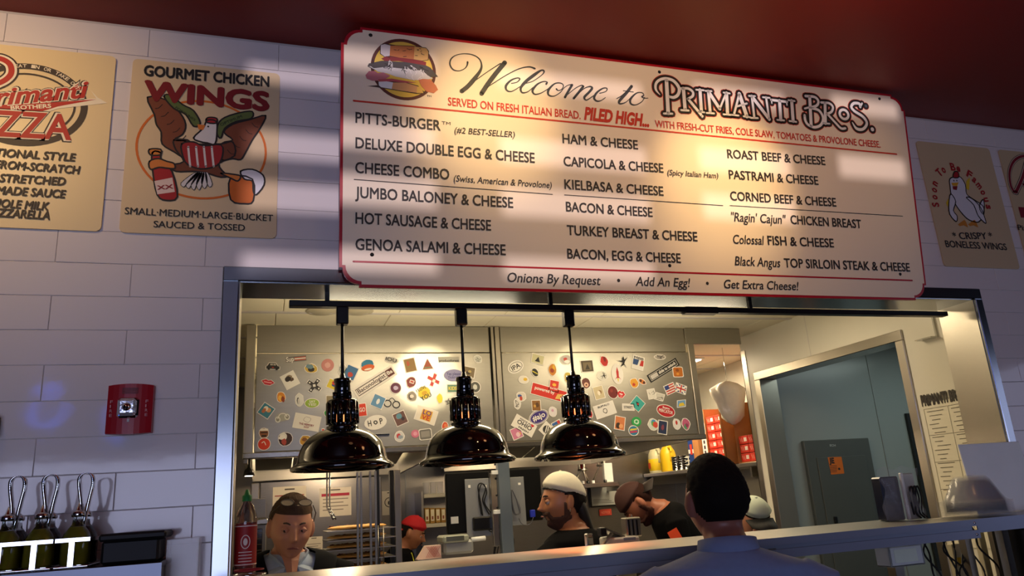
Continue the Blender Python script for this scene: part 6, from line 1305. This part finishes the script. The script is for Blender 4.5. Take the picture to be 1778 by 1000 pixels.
    remesh('body', body, voxel, [SKIN], t)
    # clothing: one shell over torso and sleeves
    c = MB(); k = 1.09
    CR = [(-.170, .075, .068), (-.188, .125, .086), (-.212, shw*.88, .102), (-.27, shw*1.0, .120), (-.40, .180, .130), (-.52, .168, .125), (-.64, .162, .118), (-.76, .176, .124), (-.90, .182, .126)]
    c.loft([[U @ Vector(p) for p in ell(0, .03, z, w_, d_, 28)] for z, w_, d_ in CR], None)
    for s in (-1, 1):
        sh_, el, wr_ = arm_pts[s]
        if sleeve == 'short': c.tube([U @ (sh_+Vector((-s*.03, 0, .01))), U @ sh_, U @ (sh_*.6+el*.4), U @ (sh_*.35+el*.65)], [.05*sc, .060*sc, .058*sc, .056*sc], None, 16)
        else: c.tube([U @ (sh_+Vector((-s*.03, 0, .01))), U @ sh_, U @ (sh_*.5+el*.5), U @ el, U @ (el*.5+wr_*.5), U @ (wr_-(wr_-el).normalized()*.01)], [.05*sc, .062*sc, .055*sc, .050*sc, .044*sc, .034*sc], None, 16)
    if collar:
        c.tube([U @ Vector((0, .028, -.205)), U @ Vector((0, .028, -.165))], [.070*sc, .066*sc], None, 24)
    so = remesh('shirt', c, .007, [SH], t, 3)
    # trousers and shoes
    tm = mat('cloth_'+trousers[1:], trousers, .85, 0, .06, 40); tr_ = MB()
    tr_.loft([[Z @ (L_ @ Vector(p)) for p in ell(0, .03, -.83, .178, .122)], [Z @ Vector(p) for p in ell(0, .03, -.93, .188, .13)], [Z @ Vector(p) for p in ell(0, .03, -1.0, .180, .12)]], tm)
    for s in (-1, 1): tr_.tube([Z @ Vector((s*.085, .03, -.92)), Z @ Vector((s*.095, .02, (-.92+foot)*.5)), Z @ Vector((s*.10, .04, foot+.06))], [.098*sc, .070*sc, .058*sc], tm, 16)
    remesh('trousers', tr_, .012, [tm], t, 2)
    for s in (-1, 1):
        m = MB(); m.loft([[Z @ Vector((s*.10+wd*math.cos(2*PI*q/12), yy, foot+.002+max(0, hh/2+hh/2*math.sin(2*PI*q/12)))) for q in range(12)] for yy, wd, hh in ((.11, .025, .05), (.08, .042, .08), (.0, .045, .085), (-.08, .048, .06), (-.15, .045, .05), (-.185, .02, .03))], BLACK); lpart('shoe', m, t)
    if eyes:
        for s in (-1, 1):
            m = MB(); q = Vector((s*.031, -.0750, .005)); m.lathe((0, 0, 0), [(max(.0002, .0125*math.sin(PI*i/10)), -.0125*math.cos(PI*i/10)) for i in range(11)], mat('eye_white', '#b8aaa0', .3, noise=0), 14, T=Hh @ Matrix.Translation(q)); eo = lpart('eye', m, t)
            m = MB(); m.lathe((0, 0, 0), [(0, .0), (.0055, -.0008), (.006, -.0022)], mat('iris_dark', '#1c120c', .2, noise=0), 12, T=Hh @ Matrix.Translation(q+Vector((-.002, -.0130, 0))) @ Matrix.Rotation(PI/2, 4, 'X')); lpart('iris', m, eo)
            m = MB(); m.tube([Hh @ Vector((s*(.016+.028*f), -.0925+.012*f*f*2.2, .026+.006*math.sin(PI*f))) for f in (0, .25, .5, .75, 1)], [.002, .0034, .0034, .003, .0015], mat('brow_'+(hair or beard or '#1a1410')[1:], hair or beard or '#1a1410', .8), 6); lpart('eyebrow', m, t)
            m = MB(); m.lathe((0, 0, 0), [(max(.0002, .0136*math.sin(PI*i/12)), .0136*math.cos(PI*i/12)) for i in range(0, squint)], SKIN, 14, T=Hh @ Matrix.Translation(q+Vector((0, .0004, 0))) @ Matrix.Rotation(.42, 4, 'X')); lpart('upper_lid', m, t)
            m = MB(); m.tube([Hh @ (q+Vector((.0135*math.cos(a), -.0075-.0055*math.sin(a), .0055*math.sin(a)))) for a in [PI*i/6 for i in range(7)]], .0022, SKIN, 6); lpart('eyelid', m, t)
        m = MB(); m.tube([Hh @ Vector((x, -.1005+abs(x)**1.6*1.9, -.055+.0015*math.cos(x*150))) for x in (-.022, -.012, 0, .012, .022)], [.0012, .0034, .0038, .0034, .0012], mat('lips_'+skin[1:], '#8a4a42', .5), 6); lpart('lips', m, t)
    if hair:
        HM = mat('hair_'+hair[1:], hair, .8, 0, .35, 90, .6, spec=.15)
        def hm(x, y, z):
            fr = max(0, min(1, (-y+.02)/.08)); line_ = (.060 if y < -.02 else (.02 if y < .03 else -.055))
            if y >= -.02: line_ = .060+(min(y, .05)+.02)/.07*(-.105)
            if abs(x) > .052 and -.04 < z < .034 and -.02 < y < .032: return -1
            return (z-line_)/.045
        lpart('hair', shell(hm, .010, Hh, HM, wob=.0035), t)
    if cap:
        CM = mat('cap_'+cap['c'][1:], cap['c'], .8, 0, .06, 60, .3); tl = cap.get('tilt', .0)
        o = lpart('cap', shell(lambda x, y, z: (z-capz-tl*y*(-1 if cap.get('back') else 1))/.012, .016, Hh, CM, wob=0), t, cap['label'])
        bk = cap.get('back'); sgy = 1 if bk else -1
        if cap.get('brim', 1):
            m = MB(); vv = []; ff = []; n = 11; BM_ = mat('brim_'+cap.get('bc', cap['c'])[1:], cap.get('bc', cap['c']), .7)
            for lay in (0, .004):
                for i in range(2):
                    for j in range(n):
                        a = (j/(n-1)-.5)*2; x = .072*a*(1 if i == 0 else .9); yb = .082-.034*a*a if i == 0 else .165-.06*a*a
                        vv.append(Hh @ Vector((x, sgy*yb, capz+(-.012*i)-.022*a*a+lay-(.03*i if bk else 0))))
            for j in range(n-1): ff += [(j, j+1, n+j+1, n+j), (2*n+j, 3*n+j, 3*n+j+1, 2*n+j+1), (n+j, n+j+1, 3*n+j+1, 3*n+j), (j, 2*n+j, 2*n+j+1, j+1)]
            ff += [(0, n, 3*n, 2*n), (n-1, 3*n-1, 4*n-1, 2*n-1)]
            m.add(vv, ff, BM_, True); lpart('brim', m, o)
        m = MB(); m.lathe((0, 0, 0), [(0, .004), (.006, .002), (.007, 0)], CM, 10, T=Hh @ Matrix.Translation((0, 0, .1345))); lpart('button', m, o)
    if beard:
        BM = mat('beard_'+beard[1:], beard, .8, 0, .3, 120, .5)
        def bm_(x, y, z):
            if y > .02: return -1
            side = y > -.012 and y < .010 and z < .0
            low = z < -.074 and not (z > -.075 and abs(x) < .01)
            jaw = z < -.058-max(0, -y-.02)*.12 and abs(x) > .030
            mo = (abs(z+.044) < .006 and abs(x) < .030 or abs(abs(x)-.030) < .006 and -.09 < z < -.04) and y < -.05
            return 1 if (side or low or jaw or mo) else -.2
        lpart('beard', shell(bm_, .004+stubble, Hh, BM, wob=.002+stubble*.4, nth=72, nph=96), t)
    if extras: extras(t, U, Hh, Z, sc, arm_pts)
    return t
# --- man in the suit
def suit_extra(t, U, Hh, Z, sc, ap):
    J = mat('dark_navy_suit', '#06080e', .85, 0, .08, 60, spec=.15); m = MB()
    rows = [(-.158, .082, .076, 1.05), (-.172, .138, .098, .74), (-.196, .184, .112, .5), (-.25, .196, .126, .38), (-.30, .200, .134, .42), (-.38, .196, .146, .40), (-.46, .188, .146, .28), (-.54, .182, .142, .12), (-.62, .178, .138, .03), (-.76, .192, .14, .05), (-.95, .20, .146, .12)]
    vv = []; n = 40; ff = []
    for z, w_, d_, op in rows:
        for k in range(n+1):
            a = -PI/2+op+(2*PI-2*op)*k/n; vv.append(U @ Vector((w_*math.cos(a), .03+d_*math.sin(a), z)))
    for i in range(len(rows)-1):
        for k in range(n): ff.append((i*(n+1)+k, i*(n+1)+k+1, (i+1)*(n+1)+k+1, (i+1)*(n+1)+k))
    m.add(vv, ff, J, True)
    for s in (-1, 1):
        sh_, el, wr_ = ap[s]; m.tube([U @ (sh_+Vector((-s*.04, 0, .015))), U @ (sh_+Vector((0, 0, .006))), U @ (sh_*.5+el*.5), U @ el, U @ (el*.5+wr_*.5), U @ (wr_*.95+el*.05)], [.05, .070, .064, .056, .050, .040], J, 16)
    o = lpart('suit_jacket', m, t, 'dark suit jacket worn open')
    for s in (-1, 1):
        q = MB(); pts = [(.055, -.085, -.222), (.075, -.10, -.26), (.10, -.118, -.32), (.075, -.132, -.40), (.02, -.135, -.52), (.035, -.132, -.44), (.055, -.118, -.34), (.045, -.10, -.27), (.040, -.085, -.225)]
        P3 = [U @ Vector((s*x, y+.005, z)) for x, y, z in pts]+[U @ Vector((s*x, y+.013, z)) for x, y, z in pts]; N = len(pts)
        tri = tessellate_polygon([[Vector((x, z, 0)) for x, y, z in pts]])
        q.add(P3, [list(x) for x in tri]+[[i+N for i in x][::-1] for x in tri]+[(i, (i+1) % N, (i+1) % N+N, i+N) for i in range(N)], J); lpart('lapel', q, o)
    # shirt collar wings, open neck
    SHM = mat('pale_blue_shirt', '#aebdd0', .7)
    for s in (-1, 1):
        q = MB(); pts = [(.060, .01, -.155), (.067, -.03, -.165), (.045, -.07, -.185), (.018, -.088, -.215), (.040, -.105, -.275), (.075, -.088, -.238), (.078, -.03, -.21), (.074, .01, -.20)]
        P3 = [U @ Vector((s*x, y, z)) for x, y, z in pts]+[U @ Vector((s*(x+.004), y-.004, z)) for x, y, z in pts]; N = len(pts)
        tri = tessellate_polygon([[Vector((y, z, 0)) for x, y, z in pts]])
        q.add(P3, [list(x) for x in tri]+[[i+N for i in x][::-1] for x in tri]+[(i, (i+1) % N, (i+1) % N+N, i+N) for i in range(N)], SHM); lpart('collar', q, t)
    q = MB(); SKN = MATS['skin_c4886a']; pts = [(-.040, -.050, -.155), (.040, -.050, -.155), (.027, -.082, -.195), (.014, -.108, -.25), (0, -.122, -.31), (-.014, -.108, -.25), (-.027, -.082, -.195)]
    q.add([U @ Vector(p) for p in pts]+[U @ Vector((0, -.06, -.155)), U @ Vector((0, -.092, -.195)), U @ Vector((0, -.115, -.25))], [(0, 7, 8, 6), (7, 1, 2, 8), (6, 8, 9, 5), (8, 2, 3, 9), (5, 9, 4), (9, 3, 4)], SKN); lpart('open_neck', q, t)
    # glasses pushed up on the hair
    g = MB(); CHM = mat('dark_glasses_frame', '#5a5248', .2, .6)
    gl = MB()
    for s in (-1, 1):
        c_ = Vector((s*.032, -.080, .104)); pts = [Hh @ (c_+Vector((.023*math.cos(2*PI*i/16), .010*math.sin(2*PI*i/16), .011*math.sin(2*PI*i/16)))) for i in range(17)]
        g.tube(pts, .0018, CHM, 6, cap=False); gl.add([p for p in pts[:16]], [list(range(16))], mat('spectacle_lens', '#c8b898', .05, alpha=.5))
        g.tube([Hh @ Vector((s*.060, -.082, .093)), Hh @ Vector((s*.080, -.04, .06)), Hh @ Vector((s*.083, .01, .02))], .0018, CHM, 6)
    g.tube([Hh @ Vector((-.008, -.092, .094)), Hh @ Vector((.008, -.092, .094))], .0018, CHM, 6); go = lpart('spectacles', g, t, 'spectacles pushed up on the head'); lpart('lens', gl, go)
person('person in a dark suit and open pale blue collar, spectacles pushed up on the head', 505, 917, .65, 8, pitch=9, skin='#c4886a', shirt='#aebdd0', shirt_name='pale_blue_shirt', sleeve='long', hair='#4a382a', voxel=.0045, extras=suit_extra, sc=.98, headroll=3, trousers='#10131a', shw=.205, squint=8, headoff=(0, 0, -.022))
# --- man in the mesh cap
def mesh_extra(t, U, Hh, Z, sc, ap):
    HM = mat('long_dark_hair', '#120d0b', .6, 0, .3, 80, .5)
    m = MB(); rings = []
    for z, w_, y in ((.02, .058, .060), (-.04, .058, .075), (-.09, .048, .092), (-.14, .036, .110), (-.18, .02, .122), (-.20, .004, .126)):
        rings.append([Hh @ Vector((w_*math.cos(2*PI*k/16), y+.036*math.sin(2*PI*k/16)*(1-abs(z)*2), z+.004*math.sin(k*2.3))) for k in range(16)])
    m.loft(rings, HM); lpart('long_hair', m, t, 'long dark hair below the cap')
    for s in (-1, 1):
        for dz in (-.028, -.036):
            m = MB(); m.tube([Hh @ Vector((s*.080+.004*math.cos(2*PI*i/10), .006, dz+.005*math.sin(2*PI*i/10))) for i in range(11)], .0014, CHROME, 6, cap=False); lpart('earring', m, t)
    bp = []
    for i in range(37):
        ph = 2*PI*i/36
        for k in range(10, 60):
            p = head_pt(PI*k/80, ph)
            if p.z-.040+.34*p.y < 0: break
        d_ = Vector((p.x/.074**2, p.y/.094**2, p.z/.117**2)).normalized(); bp.append(Hh @ (p+d_*.006))
    m = MB(); m.tube(bp, .0034, BLACK, 6, cap=False); lpart('cap_edge', m, t, 'black edge of the cap')
    PLb = Plane(U @ Vector((.0, .170, -.36)), (U.to_3x3() @ Vector((-1, 0, 0))), (U.to_3x3() @ Vector((0, 0, 1))))
    m = MB(); W2 = K('#c9c7c0'); vv = []
    for pts in ([(-.05, .02), (-.02, .06), (.01, .05), (.03, .0), (0, -.04), (-.05, -.06)], [(.05, .03), (.09, .0), (.08, -.05), (.03, -.07)], [(-.10, .03), (-.07, -.03), (-.09, -.08)], [(-.03, -.09), (.03, -.10), (.09, -.09)]):
        stroke(m, PLb, pts, .012, W2, .001, px=False)
    m.v = [tuple(Vector(p)) for p in m.v]; lpart('back_print', m, t, 'white print on the back of the shirt')
person('person in a white mesh cap worn backwards and a black shirt, looking left', 977, 872, .88, -135, headyaw=62, pitch=0, skin='#a8704e', shirt='#050507', shirt_name='black_shirt', hair='#15100d', cap=dict(c='#cfc9b4', label='white mesh cap worn backwards', back=True, brim=0, tilt=.34), beard='#4a3024', voxel=.0045, arms='fwd', extras=mesh_extra, sc=1.0, shw=.185)
# --- bearded man leaning forward
def beard_extra(t, U, Hh, Z, sc, ap):
    m = MB(); m.box(.252, .2535, -.01, .045, -.34, -.26, K('#e8501e'), T=U @ Matrix.Rotation(-.15, 4, 'X')); lpart('order_tag', m, t, 'bright orange tag on the sleeve')
person('person with a reddish beard and dark brown cap, bending over the counter', 1108, 874, 1.5, -84, pitch=20, lean=34, skin='#9a5e44', shirt='#050507', shirt_name='black_shirt', hair='#2c1610', cap=dict(c='#3a1c16', label='dark reddish brown cap worn backwards', back=True, bc='#241a16'), beard='#4a2416', stubble=.006, arms='reach', extras=beard_extra, sc=.98, voxel=.006)
# --- man in the pale cap
def pale_extra(t, U, Hh, Z, sc, ap):
    m = MB(); PLc_ = Plane(Hh @ Vector((0, -.108, .052)), Hh.to_3x3() @ Vector((1, 0, 0)), Hh.to_3x3() @ Vector((0, -.3, 1)))
person('person in a pale green cap with a black brim, head bowed behind the blue shirt', 1308, 908, .7, 28, pitch=20, skin='#a8745a', shirt='#050507', shirt_name='black_shirt', hair='#1c1410', cap=dict(c='#b9c4b0', label='pale green cap with a black brim', bc='#101012'), arms='fwd', extras=pale_extra, lean=8, sc=.92, voxel=.006, capz=.066)
# --- worker in the red cap
def red_extra(t, U, Hh, Z, sc, ap):
    m = MB(); m.tube([U @ Vector((-.05, -.06, -.20)), U @ Vector((-.05, -.10, -.30)), U @ Vector((-.03, -.115, -.36))], .004, K('#c9cf3a'), 6); m.box(-.055, -.01, -.125, -.118, -.42, -.36, K('#d8d82a'), T=U); lpart('name_badge', m, t, 'yellow badge on a lanyard')
person('person in a bright red cap worn backwards and a black shirt, looking right', 715, 926, 3.25, 82, pitch=16, skin='#a06a4a', shirt='#050507', shirt_name='black_shirt', hair='#17110e', cap=dict(c='#b0141c', label='bright red cap worn backwards', back=True, tilt=.1), arms='fwd', lean=6, sc=.95, extras=red_extra, voxel=.007)
# --- customer in the blue shirt, in front of the shelf
def blue_extra(t, U, Hh, Z, sc, ap):
    SHM = MATS['blue_grey_shirt']; m = MB(); rings = []
    for z, r_, o in ((-.205, .074, .0), (-.175, .070, 0), (-.150, .068, .0), (-.148, .074, 0), (-.175, .079, .0), (-.205, .086, 0)):
        rings.append([U @ Vector((r_*math.cos(a), .026+r_*.92*math.sin(a), z+.012*math.sin(a))) for a in [2*PI*k/32 for k in range(32)]])
    m.loft(rings, SHM, cap=False); lpart('collar', m, t)
    m = MB(); m.tube([U @ Vector((x, .03+.128*math.sqrt(max(0, 1-(x/.2)**2)), -.345+.02*math.cos(x*9))) for x in [-.16+.32*i/16 for i in range(17)]], .0016, mat('seam_thread', '#33415f', .8), 6); lpart('yoke_seam', m, t)
    m = MB(); m.tube([U @ Vector((0.0, .160, -.35)), U @ Vector((0, .16, -.60))], .002, MATS['seam_thread'], 6); lpart('back_pleat', m, t)
person('person seen from behind in a blue-grey shirt, standing in front of the pass shelf', 1243, 872, -.52, -172, pitch=2, skin='#8a5648', shirt='#7686aa', shirt_name='blue_grey_shirt', hair='#120d0b', sleeve='long', eyes=True, extras=blue_extra, sc=1.0, voxel=.0055, shw=.225, trousers='#1c1e26', headyaw=14)
